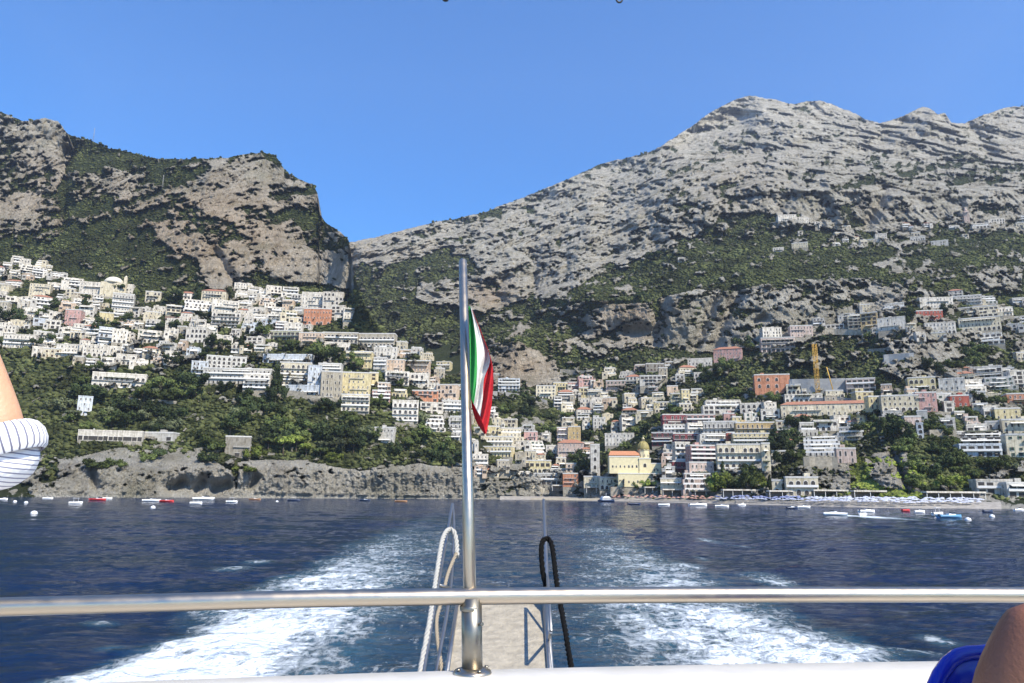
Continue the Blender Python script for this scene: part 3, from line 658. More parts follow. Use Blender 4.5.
# ------------------------------------------------------------------ people at the stern
def skin_mesh(name, joints, edges, mat, parent=None, sub=2, root=0, bump=True):
    me = bpy.data.meshes.new(name); me.from_pydata([j[0] for j in joints], edges, []); me.update()
    o = link(name, me, parent)
    sk = o.modifiers.new('skin', 'SKIN'); sk.use_smooth_shade = True
    lay = me.skin_vertices[0] if me.skin_vertices else None
    if lay is None:
        bm = bmesh.new(); bm.from_mesh(me); bm.verts.layers.skin.verify(); bm.to_mesh(me); bm.free(); lay = me.skin_vertices[0]
    for i, j in enumerate(joints):
        r_ = j[1]; lay.data[i].radius = (r_, r_) if not isinstance(r_, tuple) else r_; lay.data[i].use_root = (i == root)
    ss = o.modifiers.new('sub', 'SUBSURF'); ss.levels = ss.render_levels = sub
    dg = bpy.context.evaluated_depsgraph_get(); ev = o.evaluated_get(dg); m2 = bpy.data.meshes.new_from_object(ev)
    o.modifiers.clear(); o.data = m2; m2.materials.clear(); m2.materials.append(mat)
    m2.polygons.foreach_set('use_smooth', [True]*len(m2.polygons))
    return o
def skin_material(name, rgb):
    m, nt, b = new_mat(name, .5); L = nt.links; tc = N(nt, 'ShaderNodeTexCoord')
    n = N(nt, 'ShaderNodeTexNoise', inp={'Scale': 14, 'Detail': 10, 'Roughness': .7}); L.new(tc.outputs['Object'], n.inputs[0])
    rp = N(nt, 'ShaderNodeValToRGB'); rp.color_ramp.elements[0].position = .3; rp.color_ramp.elements[1].position = .7
    rp.color_ramp.elements[0].color = (rgb[0]*.86, rgb[1]*.8, rgb[2]*.78, 1); rp.color_ramp.elements[1].color = (*rgb, 1); L.new(n.outputs[0], rp.inputs[0]); L.new(rp.outputs[0], b.inputs['Base Color'])
    n2 = N(nt, 'ShaderNodeTexNoise', inp={'Scale': 160, 'Detail': 4}); L.new(tc.outputs['Object'], n2.inputs[0]); bp = N(nt, 'ShaderNodeBump', inp={'Strength': .35, 'Distance': .004}); L.new(n2.outputs[0], bp.inputs['Height']); L.new(bp.outputs[0], b.inputs['Normal'])
    b.inputs['Subsurface Weight'].default_value = .08; b.inputs['Subsurface Radius'].default_value = (.02, .008, .004)
    return m
def hand(name_mat, wrist, dirv, side, up, parent, sc=1.0):
    """returns joints and edges for a palm with five bent fingers growing from the wrist"""
    d = dirv.normalized(); u = up.normalized(); s_ = d.cross(u).normalized()*side; u = s_.cross(d).normalized()*side
    J = [(wrist, (.026, .02))]; E = []
    J.append((wrist+d*.035, (.033, .017))); E.append((0, 1)); J.append((wrist+d*.07, (.037, .015))); E.append((1, 2))
    base = 2
    for k, (off, ln) in enumerate(((-.027, .066), (-.009, .076), (.009, .071), (.026, .056))):
        p = wrist+d*.088+s_*off; J.append((p, .0095)); i0 = len(J)-1; E.append((base, i0))
        q = p+(d*.8-u*.45)*ln*.48; J.append((q, .0085)); E.append((i0, i0+1)); q2 = q+(d*.25-u*.9)*ln*.33; J.append((q2, .008)); E.append((i0+1, i0+2)); q3 = q2+(-d*.3-u*.8)*ln*.26; J.append((q3, .007)); E.append((i0+2, i0+3))
    p = wrist+d*.03-s_*.035; J.append((p, .013)); i0 = len(J)-1; E.append((1, i0)); q = p+(d*.6-s_*.65-u*.2)*.038; J.append((q, .0105)); E.append((i0, i0+1)); q2 = q+(d*.9-s_*.1-u*.4)*.03; J.append((q2, .009)); E.append((i0+1, i0+2))
    return J, E
def figure(J, E, lst):
    """append (point, radius) chains; lst: list of (parent_index, [(p, r)...])"""
    for par, ch in lst:
        k = par
        for p, r_ in ch: J.append((Vector(p), r_)); E.append((k, len(J)-1)); k = len(J)-1
def face_parts(root, head, fwd, skin, hair_col, hr=.092):
    f = fwd.normalized(); s_ = Vector((0, 0, 1)).cross(f).normalized()
    me = MB(); me.lathe([(.001, .13), (.05, .118), (.085, .075), (.098, .02), (.096, -.03), (.088, -.07), (.06, -.09), (.001, -.095)], tuple(head-f*.018+Vector((0, 0, .012))), 24, sx=1, sy=1)
    hm = flatmat('hair_'+root.name, hair_col, .7, .4, 40, bump=.8)
    # keep the hair off the face: a cap tipped back
    for i, v in enumerate(me.v):
        d = Vector(v)-head; k = d.dot(f)
        if k > .02 and d.z < .07: me.v[i] = tuple(Vector(v)-f*(k-.02)*1.0)
    me.build('hair', hm, root)
    W = flatmat('eye_white', (.8, .8, .78), .3); I = flatmat('eye_dark', (.03, .02, .015), .2); LP = flatmat('lips', (.35, .12, .1), .5)
    for sg in (-1, 1):
        c = head+f*.077+s_*.032*sg+Vector((0, 0, .0)); e = MB().lathe([(.001, .008), (.009, .005), (.012, 0), (.009, -.005), (.001, -.008)], tuple(c), 12); e.lathe([(.001, .004), (.004, .002), (.005, 0), (.004, -.002), (.001, -.004)], tuple(c+f*.0095), 10, 1); e.build('eye', [W, I], root)
    MB().tube([head+f*.088+s_*-.024+Vector((0, 0, -.055)), head+f*.097+Vector((0, 0, -.053)), head+f*.088+s_*.024+Vector((0, 0, -.055))], [.003, .006, .003], 8).build('mouth', LP, root)
def person_left():
    SK = skin_material('tanned_skin', (.56, .33, .20))
    deck = 3.4
    el = pt(9, 463, 1.42); sh = pt(-95, 461, 1.52); wr = pt(-16, 356, 1.40)+(pt(-16, 356, 1.40)-pt(8, 420, 1.41))*1.1
    hip = Vector((sh.x-.16, sh.y+.0, deck+.93)); nk = Vector((sh.x-.17, sh.y, sh.z+.05)); head = nk+Vector((0, .03, .20))
    J = [(hip, (.15, .11))]; E = []
    J.append((hip+Vector((0, 0, .2)), (.14, .10))); E.append((0, 1)); J.append((Vector((nk.x, nk.y, nk.z-.1)), (.17, .11))); E.append((1, 2)); J.append((nk, .06)); E.append((2, 3))
    J.append((head-Vector((0, 0, .09)), .065)); E.append((3, 4)); J.append((head, (.078, .092))); E.append((4, 5)); J.append((head+Vector((0, 0, .075)), (.07, .075))); E.append((5, 6))
    J.append((sh, .062)); E.append((2, 7)); J.append((sh.lerp(el, .55), .052)); E.append((7, 8)); J.append((el, .045)); E.append((8, 9)); J.append((el.lerp(wr, .3)+Vector((0, 0, .0)), .046)); E.append((9, 10)); J.append((el.lerp(wr, .7), .034)); E.append((10, 11))
    hJ, hE = hand(None, wr, wr-el, 1, Vector((-1, 0, .3)), None); b0 = len(J); J += hJ; E += [(a+b0, b+b0) for a, b in hE]; E.append((11, b0))
    s2 = Vector((2*nk.x-sh.x, sh.y, sh.z)); figure(J, E, [(2, [(s2, .06), (s2+Vector((-.05, 0, -.28)), .045), (s2+Vector((-.02, -.2, -.1)), .033)])])
    for sg in (-1, 1): figure(J, E, [(0, [(hip+Vector((.1*sg, 0, -.06)), .085), (Vector((hip.x+.11*sg, hip.y, deck+.5)), .06), (Vector((hip.x+.11*sg, hip.y-.02, deck+.1)), .042), (Vector((hip.x+.11*sg, hip.y+.03, deck+.04)), .038), (Vector((hip.x+.12*sg, hip.y+.17, deck+.03)), .03)])])
    o = skin_mesh('person', J, E, SK, sub=2)
    tag(o, 'standing person in a white striped shirt, tanned bent arm raised beside the rail', 'person')
    face_parts(o, head, Vector((0, 1, 0)), SK, (.03, .02, .012))
    # shirt with fine dark stripes
    m, nt, b = new_mat('striped_shirt_cloth', .85); L = nt.links; tc = N(nt, 'ShaderNodeTexCoord'); mp = N(nt, 'ShaderNodeMapping'); mp.inputs['Rotation'].default_value = (0, R(-9), 0)
    L.new(tc.outputs['Object'], mp.inputs[0]); wv = N(nt, 'ShaderNodeTexWave', inp={'Scale': 34, 'Distortion': 1.6, 'Detail': 2, 'Detail Scale': .35}); wv.bands_direction = 'Z'; L.new(mp.outputs[0], wv.inputs[0])
    rp = N(nt, 'ShaderNodeValToRGB'); e = rp.color_ramp.elements; e[0].position = .10; e[1].position = .24; e[0].color = (.22, .22, .30, 1); e[1].color = (.80, .79, .80, 1); L.new(wv.outputs[0], rp.inputs[0]); L.new(rp.outputs[0], b.inputs['Base Color'])
    nz = N(nt, 'ShaderNodeTexNoise', inp={'Scale': 22, 'Detail': 3}); L.new(tc.outputs['Object'], nz.inputs[0]); bp = N(nt, 'ShaderNodeBump', inp={'Strength': .6, 'Distance': .02}); L.new(nz.outputs[0], bp.inputs['Height']); L.new(bp.outputs[0], b.inputs['Normal'])
    SJ = [(hip+Vector((0, 0, -.02)), (.18, .14)), (hip+Vector((0, 0, .2)), (.165, .125)), (Vector((nk.x, nk.y, nk.z-.1)), (.19, .13)), (Vector((nk.x, nk.y, nk.z-.02)), .1)]; SE = [(0, 1), (1, 2), (2, 3)]
    SJ += [(sh, .08), (sh.lerp(el, .5), .070), (el+(sh-el).normalized()*.02, .066), (el+(wr-el)*.03, .064), (el.lerp(wr, .14), .060)]; SE += [(2, 4), (4, 5), (5, 6), (6, 7), (7, 8)]
    SJ += [(s2, .08), (s2+Vector((-.045, 0, -.2)), .065)]; SE += [(2, 9), (9, 10)]
    so_ = skin_mesh('shirt', SJ, SE, m, o, sub=2)
    # rolled cuff: a band round the forearm, its stripes running across it
    m2, nt, b = new_mat('cuff_cloth', .85); L = nt.links; uvn = N(nt, 'ShaderNodeAttribute', attribute_name='ang'); mt = N(nt, 'ShaderNodeMath', operation='SINE'); mu = N(nt, 'ShaderNodeMath', operation='MULTIPLY'); mu.inputs[1].default_value = 34
    L.new(uvn.outputs['Fac'], mu.inputs[0]); L.new(mu.outputs[0], mt.inputs[0]); rp = N(nt, 'ShaderNodeValToRGB'); e = rp.color_ramp.elements; e[0].position = .45; e[1].position = .9; e[0].color = (.80, .79, .80, 1); e[1].color = (.14, .14, .2, 1); L.new(mt.outputs[0], rp.inputs[0]); L.new(rp.outputs[0], b.inputs['Base Color'])
    ax = (wr-el).normalized(); c0 = el+ax*.022; a = ax.cross(Vector((0, 1, 0))).normalized(); bb = ax.cross(a)
    V = []; an_ = []; prof = [(.058, .046), (.0665, .040), (.0735, .026), (.0745, .008), (.070, -.006), (.062, -.012)]; sg = 48
    for r_, h in prof:
        for k in range(sg): t = 2*math.pi*k/sg; rr = r_*(1+.02*math.sin(3*t)); V.append(tuple(c0+ax*h+(a*math.cos(t)+bb*math.sin(t))*rr)); an_.append(t)
    Fc = [(i*sg+k, i*sg+(k+1) % sg, (i+1)*sg+(k+1) % sg, (i+1)*sg+k) for i in range(len(prof)-1) for k in range(sg)]
    me = bpy.data.meshes.new('rolled_cuff'); me.from_pydata(V, [], Fc); me.update(); me.materials.append(m2); me.polygons.foreach_set('use_smooth', [True]*len(Fc)); aa = me.attributes.new('ang', 'FLOAT', 'POINT'); aa.data.foreach_set('value', an_)
    link('rolled_cuff', me, o)
    NV = flatmat('navy_cloth', (.02, .03, .07), .9)
    TJ = [(hip+Vector((0, 0, .04)), (.16, .12)), (hip+Vector((0, 0, -.04)), (.15, .12))]; TE = [(0, 1)]
    for sg_ in (-1, 1): figure(TJ, TE, [(1, [(hip+Vector((.1*sg_, 0, -.1)), .1), (Vector((hip.x+.11*sg_, hip.y, deck+.5)), .078), (Vector((hip.x+.11*sg_, hip.y, deck+.12)), .06)])])
    skin_mesh('trousers', TJ, TE, NV, o, sub=2)
def person_right():
    SK = skin_material('brown_skin', (.20, .085, .048))
    deck = 3.4
    sh = pt(1023, 637, 1.22); el = Vector((sh.x-.045, sh.y+.05, sh.z-.27)); wr = Vector((sh.x+.10, sh.y-.16, sh.z-.33))
    hip = Vector((sh.x+.21, sh.y+.02, deck+.5)); nk = Vector((sh.x+.20, sh.y-.02, sh.z+.09)); head = nk+Vector((0, -.04, .2))
    J = [(hip, (.15, .12))]; E = []
    J.append((hip+Vector((0, -.01, .22)), (.13, .10))); E.append((0, 1)); J.append((nk-Vector((0, 0, .13)), (.15, .10))); E.append((1, 2)); J.append((nk, .055)); E.append((2, 3))
    J.append((head-Vector((0, 0, .09)), .062)); E.append((3, 4)); J.append((head, (.078, .09))); E.append((4, 5)); J.append((head+Vector((0, 0, .075)), (.068, .074))); E.append((5, 6))
    J.append((sh+Vector((.02, 0, -.005)), .066)); E.append((2, 7)); J.append((sh.lerp(el, .3)+Vector((-.006, 0, 0)), .062)); E.append((7, 8)); J.append((sh.lerp(el, .6), .055)); E.append((8, 9)); J.append((el, .046)); E.append((9, 10)); J.append((el.lerp(wr, .4), .042)); E.append((10, 11)); J.append((el.lerp(wr, .85), .03)); E.append((11, 12))
    hJ, hE = hand(None, wr, wr-el, -1, Vector((0, 0, 1)), None); b0 = len(J); J += hJ; E += [(a+b0, b+b0) for a, b in hE]; E.append((12, b0))
    s2 = Vector((2*nk.x-sh.x, sh.y, sh.z)); figure(J, E, [(2, [(s2, .062), (s2+Vector((.04, .04, -.27)), .045), (s2+Vector((-.08, -.17, -.33)), .03)])])
    for sg in (-1, 1): figure(J, E, [(0, [(hip+Vector((.09*sg, -.08, 0)), .088), (hip+Vector((.1*sg, -.42, .0)), .06), (hip+Vector((.1*sg, -.44, -.38)), .042), (hip+Vector((.1*sg, -.47, -.46)), .036), (hip+Vector((.1*sg, -.6, -.47)), .028)])])
    o = skin_mesh('person', J, E, SK, sub=2)
    tag(o, 'seated person with a bare brown shoulder on the blue chair', 'person')
    face_parts(o, head, Vector((0, -1, 0)), SK, (.01, .008, .006))
    TJ = [(hip+Vector((0, 0, .05)), (.165, .13)), (hip+Vector((0, .02, -.01)), (.16, .13))]; TE = [(0, 1)]
    for sg_ in (-1, 1): figure(TJ, TE, [(1, [(hip+Vector((.09*sg_, -.08, 0)), .1), (hip+Vector((.1*sg_, -.34, .0)), .08)])])
    skin_mesh('shorts', TJ, TE, flatmat('dark_shorts_cloth', (.02, .02, .03), .9), o, sub=2)
    # blue moulded chair
    BL = flatmat('blue_plastic', (.004, .02, .36), .22, .04, 3)
    root = bpy.data.objects.new('chair', None); COL.objects.link(root); root.location = (hip.x+.0, hip.y, deck); root.rotation_euler = (0, 0, math.pi); tag(root, 'shiny blue plastic chair with a rounded back under the seated person', 'chair')
    # backrest: a curved shell, its rim folded over
    hw, hb = .31, pt(965, 655.5, 1.42).z-deck
    bk = MB(); nx, nz = 22, 12; V = []
    def shell(u, v, off):
        x = (u-.5)*2*hw*(1-.12*(1-v)); zt = hb-.075*max(0, abs(u-.5)*2-.55)**2*8; z = .40+(zt-.40)*v
        y = -.17-.05*v+.10*(abs(u-.5)*2)**2.4
        return (x+off*0, y+off, z)
    for off in (0, -.012):
        for j in range(nz+1):
            for i in range(nx+1): V.append(shell(i/nx, j/nz, off))
    n1 = (nx+1)*(nz+1); bk.v = V
    def q(*a): bk.f.append(list(a)); bk.m.append(0); bk.sm.append(True)
    for j in range(nz):
        for i in range(nx):
            a = j*(nx+1)+i; q(a, a+1, a+nx+2, a+nx+1); q(n1+a, n1+a+nx+1, n1+a+nx+2, n1+a+1)
    for i in range(nx): a = nz*(nx+1)+i; q(a, a+1, n1+a+1, n1+a)
    for j in range(nz):
        a = j*(nx+1); q(a, a+nx+1, n1+a+nx+1, n1+a); a += nx; q(a+nx+1, a, n1+a, n1+a+nx+1)
    back = bk.build('backrest', BL, root)
    rim = [Vector(shell(0, v, -.006)) for v in np.linspace(.1, .95, 9)]+[Vector(shell(u, 1, -.006)) for u in np.linspace(.03, .97, 25)]+[Vector(shell(1, v, -.006)) for v in np.linspace(.95, .1, 9)]
    MB().tube(rim, .013, 10).build('rim', BL, back)
    st = MB(); st.lathe([(.22, 0), (.235, .015), (.235, .03), (.20, .035), (.1, .02), (.001, .015)], (0, .05, .39), 28); st.build('seat', BL, root)
    for sx, sy in ((-1, -1), (1, -1), (-1, 1), (1, 1)): MB().tube([(sx*.17, .05+sy*.15, .40), (sx*.22, .05+sy*.21, .0)], [.02, .015], 10).build('leg', BL, root)
person_left(); person_right()
# ------------------------------------------------------------------ town
WC = {'white': (.68, .63, .545), 'pale grey': (.52, .495, .445), 'cream': (.66, .585, .43), 'yellow': (.62, .53, .31), 'ochre': (.54, .40, .20), 'pink': (.54, .33, .29), 'pale pink': (.58, .455, .39),
      'red': (.38, .11, .08), 'orange': (.50, .235, .14), 'bluish white': (.57, .60, .63), 'beige': (.46, .41, .32), 'stone': (.30, .275, .23), 'peach': (.60, .46, .34), 'dark red': (.25, .07, .075), 'olive': (.40, .385, .26)}
WM = {}
def wallmat(c):
    if c in WM: return WM[c]
    rgb = WC[c]; m, nt, b = new_mat('plaster_'+c.replace(' ', '_'), .9); L = nt.links; b.inputs['Specular IOR Level'].default_value = .2
    geo = N(nt, 'ShaderNodeNewGeometry'); n1 = N(nt, 'ShaderNodeTexNoise', inp={'Scale': .55, 'Detail': 7, 'Roughness': .65}); L.new(geo.outputs['Position'], n1.inputs[0])
    mp = N(nt, 'ShaderNodeMapping'); mp.inputs['Scale'].default_value = (1.3, 1.3, .12); L.new(geo.outputs['Position'], mp.inputs[0]); n2 = N(nt, 'ShaderNodeTexNoise', inp={'Scale': 1.0, 'Detail': 5}); L.new(mp.outputs[0], n2.inputs[0])
    ad = N(nt, 'ShaderNodeMath', operation='ADD'); L.new(n1.outputs[0], ad.inputs[0]); L.new(n2.outputs[0], ad.inputs[1])
    rp = N(nt, 'ShaderNodeValToRGB'); e = rp.color_ramp.elements; e[0].position = .78/2; e[1].position = 1.12/2
    rp.color_ramp.elements[0].color = (rgb[0]*.56, rgb[1]*.54, rgb[2]*.50, 1); e[1].color = (*rgb, 1)
    hf = N(nt, 'ShaderNodeMath', operation='MULTIPLY'); hf.inputs[1].default_value = .5; L.new(ad.outputs[0], hf.inputs[0]); L.new(hf.outputs[0], rp.inputs[0]); 
    oi = N(nt, 'ShaderNodeObjectInfo'); mr = N(nt, 'ShaderNodeMapRange', inp={'To Min': .82, 'To Max': 1.06}); L.new(oi.outputs['Random'], mr.inputs[0])
    mx = N(nt, 'ShaderNodeMix', data_type='RGBA', blend_type='MULTIPLY'); mx.inputs[0].default_value = 1; L.new(rp.outputs[0], mx.inputs[6]); L.new(mr.outputs[0], mx.inputs[7]); L.new(mx.outputs[2], b.inputs['Base Color'])
    WM[c] = m; return m
STONE = flatmat('rubble_masonry', (.30, .27, .215), .95, .45, .5, detail=9, coord='Object', bump=.6)
M_WIN = flatmat('window_dark', (.055, .048, .042), .6, .5, .2, spec=.3); M_TRIM = flatmat('white_trim', (.72, .70, .66), .8, .1, 1)
M_SHUT = [flatmat('shutter_'+n, c, .7, .15, 2) for n, c in (('green', (.04, .10, .06)), ('brown', (.12, .06, .03)), ('grey', (.25, .26, .27)))]
M_TILE = flatmat('terracotta_tiles', (.34, .155, .095), .9, .35, 1.2, detail=8); M_FLAT = flatmat('roof_render', (.55, .53, .49), .95, .2, .7); M_AWN = flatmat('pale_awning', (.70, .68, .62), .9, .1, 1); M_AWN2 = flatmat('dark_pergola', (.06, .07, .035), .9, .5, 2)
M_AWNO = flatmat('orange_awning', (.65, .33, .06), .9, .1, 1); M_DOME = flatmat('dome_tiles', (.27, .22, .07), .6, .35, .9, detail=8); M_DOMEW = flatmat('dome_render', (.62, .57, .46), .8, .12, .7)
M_RAIL = flatmat('railing_iron', (.25, .25, .25), .6)
# shared parts ------------------------------------------------------
def arch(w_, h, n=8): return [(-w_/2, 0), (w_/2, 0), (w_/2, h-w_/2)]+[(w_/2*math.cos(a), h-w_/2+w_/2*math.sin(a)) for a in np.linspace(0, math.pi, n)[1:-1]]+[(-w_/2, h-w_/2)]
def win_mesh(kind, k=0):
    mb = MB()
    if kind == 'rect': mb.quadbox(-.62, .62, -.05, .1, -.1, 1.85, 0); mb.quadbox(-.5, .5, -.09, .0, 0, 1.75, 1); mb.quadbox(-.03, .03, -.11, -.05, 0, 1.75, 0); mb.quadbox(-.7, .7, -.2, .05, -.2, -.1, 0)
    if kind == 'shut': mb.quadbox(-.5, .5, -.06, .1, 0, 1.9, 1); mb.quadbox(-1.0, -.5, -.14, .02, 0, 1.9, 2); mb.quadbox(.5, 1.0, -.14, .02, 0, 1.9, 2); mb.quadbox(-.65, .65, -.16, .05, -.12, 0, 0)
    if kind == 'door': mb.quadbox(-.75, .75, -.05, .1, -.9, 1.75, 0); mb.quadbox(-.62, .62, -.09, .0, -.9, 1.65, 1)
    if kind == 'arch': mb.prism(arch(2.2, 2.7, 10), -.05, .1, 0); mb.prism([(x*.86, z*.93) for x, z in arch(2.2, 2.7, 10)], -.1, .0, 1)
    if kind == 'small': mb.prism(arch(1.3, 2.0, 8), -.05, .1, 0); mb.prism([(x*.8, z*.92) for x, z in arch(1.3, 2.0, 8)], -.1, .0, 1)
    if kind == 'wide': mb.quadbox(-1.25, 1.25, -.08, .05, -.6, 1.8, 1); mb.quadbox(-1.4, 1.4, -.12, .05, 1.8, 1.95, 0)
    return mb.mesh('window_'+kind, [M_TRIM, M_WIN, M_SHUT[k]])
WINM = {k: [win_mesh(k, j) for j in range(3)] for k in ('rect', 'shut', 'door', 'arch', 'small', 'wide')}
def balc_mesh(kind):
    mb = MB(); mb.quadbox(-.5, .5, -1.5, .02, -.18, 0, 0)
    if kind == 'solid': mb.quadbox(-.5, .5, -1.5, -1.38, 0, .95, 0)
    else:
        mb.quadbox(-.5, .5, -1.49, -1.45, .92, .99, 1)
        for i in range(13): x = -.5+i/12.0; mb.quadbox(x-.006, x+.006, -1.485, -1.455, 0, .92, 1)
    return mb.mesh('balcony_'+kind, [M_TRIM, M_RAIL])
BALC = {k: balc_mesh(k) for k in ('solid', 'rail')}
def awn_mesh(m):
    mb = MB(); b = len(mb.v); mb.v += [(-.5, .02, 2.5), (.5, .02, 2.5), (.5, -1.9, 2.0), (-.5, -1.9, 2.0), (-.5, .02, 2.42), (.5, .02, 2.42), (.5, -1.9, 1.78), (-.5, -1.9, 1.78)]
    for q in ((0, 3, 2, 1), (4, 5, 6, 7), (3, 7, 6, 2), (0, 4, 7, 3), (1, 2, 6, 5)): mb.f.append(list(q)); mb.m.append(0); mb.sm.append(False)
    return mb.mesh('awning', m)
AWN = {'pale': awn_mesh(M_AWN), 'dark': awn_mesh(M_AWN2), 'orange': awn_mesh(M_AWNO)}
HOUSES = []      # every building: dict(root, px, py, desc)
def wins(root, n, x0, x1, z, y, kind, r_, face=0, skip=0, kz=1.0, parent=None):
    """n windows along a wall; face 0 front, -1 left side, 1 right side"""
    out = 0
    for i in range(n):
        if r_.random() < skip: continue
        t = (i+.5)/n; k = kind if not isinstance(kind, (list, tuple)) else r_.choice(kind)
        me = WINM[k][root['_sh']]; o = link('window', me, root)
        if face == 0: o.location = (x0+(x1-x0)*t, y, z)
        elif face == 1: o.location = (x1, y[0]+(y[1]-y[0])*t, z); o.rotation_euler = (0, 0, R(90))
        else: o.location = (x0, y[0]+(y[1]-y[0])*t, z); o.rotation_euler = (0, 0, R(-90))
        s_ = min(1.0, (abs(x1-x0) if face == 0 else abs(y[1]-y[0]))/n/(2.9 if k in ('arch', 'wide') else 2.2 if k == 'shut' else 1.7)); s_ *= r_.uniform(.95, 1.12) if k in ('arch', 'wide') else r_.uniform(.62, .98); o.scale = (s_, 1, kz*(r_.uniform(.86, 1.0) if k in ('arch', 'wide') else r_.uniform(.68, .98))); o.location.x += (0 if face else r_.uniform(-.25, .25))
        out += 1
    return out
def building(px0, px1, py0, py1, col, style='plain', label=None, cat='house', roof='flat', yaw=None, floors=None, kind=None, desc=None, depth=None, name='house', awn=None, fnd=True, Yfix=None, group=None, colw=None, wincol=None):
    r_ = random.Random(int(px0*13+py1*7+px1)); cx = (px0+px1)/2
    Y, v, ok = ground([cx, cx-(px1-px0)*.3, cx+(px1-px0)*.3], [py1]*3)
    Y = float(Y[0]) if Yfix is None else Yfix
    if Yfix is None and not ok[0]: return None
    p = pt(cx, py1, Y); k = Y/F; W = (px1-px0)*k; H = max(2.9, (pt(cx, py0, Y)-p).z)
    root = bpy.data.objects.new(name, None); COL.objects.link(root); root.location = p
    root.rotation_euler = (0, 0, R(r_.uniform(-13, 13) if yaw is None else yaw)+math.atan2(-p.x, p.y)*.6)
    root['_sh'] = r_.randrange(3)
    n = floors or max(1, round(H/3.25)); fh = H/n; D = depth or max(5, min(W*.7, 11)); wm = wallmat(col)
    kind = kind or r_.choice(['rect', 'shut', 'wide', 'door', 'small', 'arch'])
    cap = 92
    def wall(x0, x1, y0, y1, z0, z1): return MB().quadbox(x0, x1, y0, y1, z0, z1)
    h = W/2; nwin = 0
    def cols(wd, u): return max(1, min(16, int(wd/u)))
    u = colw or {'arch': 3.3, 'wide': 3.6, 'shut': 3.2}.get(kind, 2.7)
    wl = MB()
    if style == 'stepped' and n > 1:
        sb = min(2.6, D*.32)
        for f in range(n):
            x0 = -h+(r_.uniform(0, .12)*W if f else 0); x1 = h-(r_.uniform(0, .12)*W if f else 0); wl.quadbox(x0, x1, f*sb, D+f*sb*.6, f*fh, (f+1)*fh)
            m_ = cols(x1-x0, u); nwin += wins(root, m_, x0+.3, x1-.3, f*fh+.85, f*sb, kind, r_, skip=.08)
            if f: b = link('balcony', BALC[r_.choice(['solid', 'rail'])], root); b.location = ((x0+x1)/2, f*sb-.1, f*fh+.05); b.scale = ((x1-x0), sb/1.5*.92, 1)
            if r_.random() < .4: a = link('awning', AWN[awn or r_.choice(['pale', 'pale', 'dark'])], root); a.location = ((x0+x1)/2+r_.uniform(-.1, .1)*W, f*sb, f*fh+.2); a.scale = ((x1-x0)*r_.uniform(.3, .8), 1, 1)
        top = (-h*.8, h*.8, (n-1)*sb, D+(n-1)*sb*.6)
    else:
        wl.quadbox(-h, h, 0, D, 0, H)
        if style == 'wing' and W > 9: e = r_.choice([-1, 1]); wl.quadbox(min(0, e*h*.95), max(0, e*h*.95), 1.0, D*.9, H, H+2.7); wins(root, max(1, int(h/3)), min(0, e*h*.95), max(0, e*h*.95), H+.5, 1.0, kind, r_)
        m_ = cols(W, u)
        for f in range(n):
            kk = kind if style != 'arcade' or f else 'arch'
            if style == 'arcade2': kk = 'arch'
            mm = m_ if kk == kind else cols(W, 3.1)
            if nwin+mm > cap: break
            nwin += wins(root, mm, -h+.4, h-.4, f*fh+(.35 if kk == 'arch' else .95), 0, kk, r_, skip=.22 if style == 'plain' else .06, kz=min(1.1, fh/3.2))
            if style in ('balcony', 'arcade2') and (f or style == 'arcade2'):
                b = link('balcony', BALC['rail' if r_.random() < .5 else 'solid'], root); b.location = (0, 0, f*fh+.05); b.scale = (W*(.98), .8, 1)
            elif style == 'plain' and f and r_.random() < .45 and W > 7:
                b = link('balcony', BALC['rail'], root); bw = W*r_.uniform(.3, .7); b.location = (r_.uniform(-.5, .5)*(W-bw)*.9, 0, f*fh+.05); b.scale = (bw, .7, 1)
            if r_.random() < (.25 if style != 'plain' else .1): a = link('awning', AWN[awn or r_.choice(['pale', 'pale', 'dark'])], root); a.location = (0, 0, f*fh+.15); a.scale = (W*r_.uniform(.4, .95), 1, 1)
            if nwin < cap-6: nwin += wins(root, max(1, int(D/4)), -h, h, f*fh+.95, (1, D-1), 'rect', r_, face=1, skip=.2); nwin += wins(root, max(1, int(D/4)), -h, h, f*fh+.95, (1, D-1), 'rect', r_, face=-1, skip=.2)
        top = (-h, h, 0, D)
    if roof != 'none' and W > 6 and label is None:
        for q_ in range(r_.choice([1, 1, 2])):
            e = r_.choice([-1, 1]); aw = W*r_.uniform(.22, .42); ax = e*(h-aw*.3); ah = H*r_.uniform(.35, .8); af = r_.uniform(1.2, 3)
            an = MB().quadbox(ax-aw/2, ax+aw/2, -af, D*.6+q_*.2, -3-q_*.1, ah).build('annex', wm if r_.random() < .7 else wallmat(r_.choice(['white', 'cream', 'pale grey'])), root)
            MB().quadbox(ax-aw/2-.1, ax+aw/2+.1, -af-.1, -af+.15, ah+.003, ah+.8).build('parapet', wm, an)
            o = link('window', WINM[r_.choice(['arch', 'wide', 'rect'])][0], root); o.location = (ax, -af, max(.3, ah-2.9)); o.scale = (min(1, aw/3), 1, .85)
    wl.build('wall', wm, root)
    x0, x1, y0, y1 = top; rf = MB()
    if roof == 'flat':
        rf.quadbox(x0-.12, x1+.12, y0-.12, y1+.1, H+.003, H+.22)
        for a in ((x0-.12, x1+.12, y0-.12, y0+.12), (x0-.12, x1+.12, y1-.14, y1+.1), (x0-.12, x0+.12, y0+.12, y1-.14), (x1-.12, x1+.12, y0+.12, y1-.14)): rf.quadbox(a[0], a[1], a[2], a[3], H+.22, H+.85)
        ro = rf.build('roof', M_FLAT if col not in ('white', 'bluish white') else wm, root)
        if r_.random() < .45 and W > 7: e = r_.uniform(-.3, .3)*W; MB().quadbox(e-1.3, e+1.3, (y0+y1)/2, y1-.4, H+.22, H+2.6).build('stair_head', wm, ro)
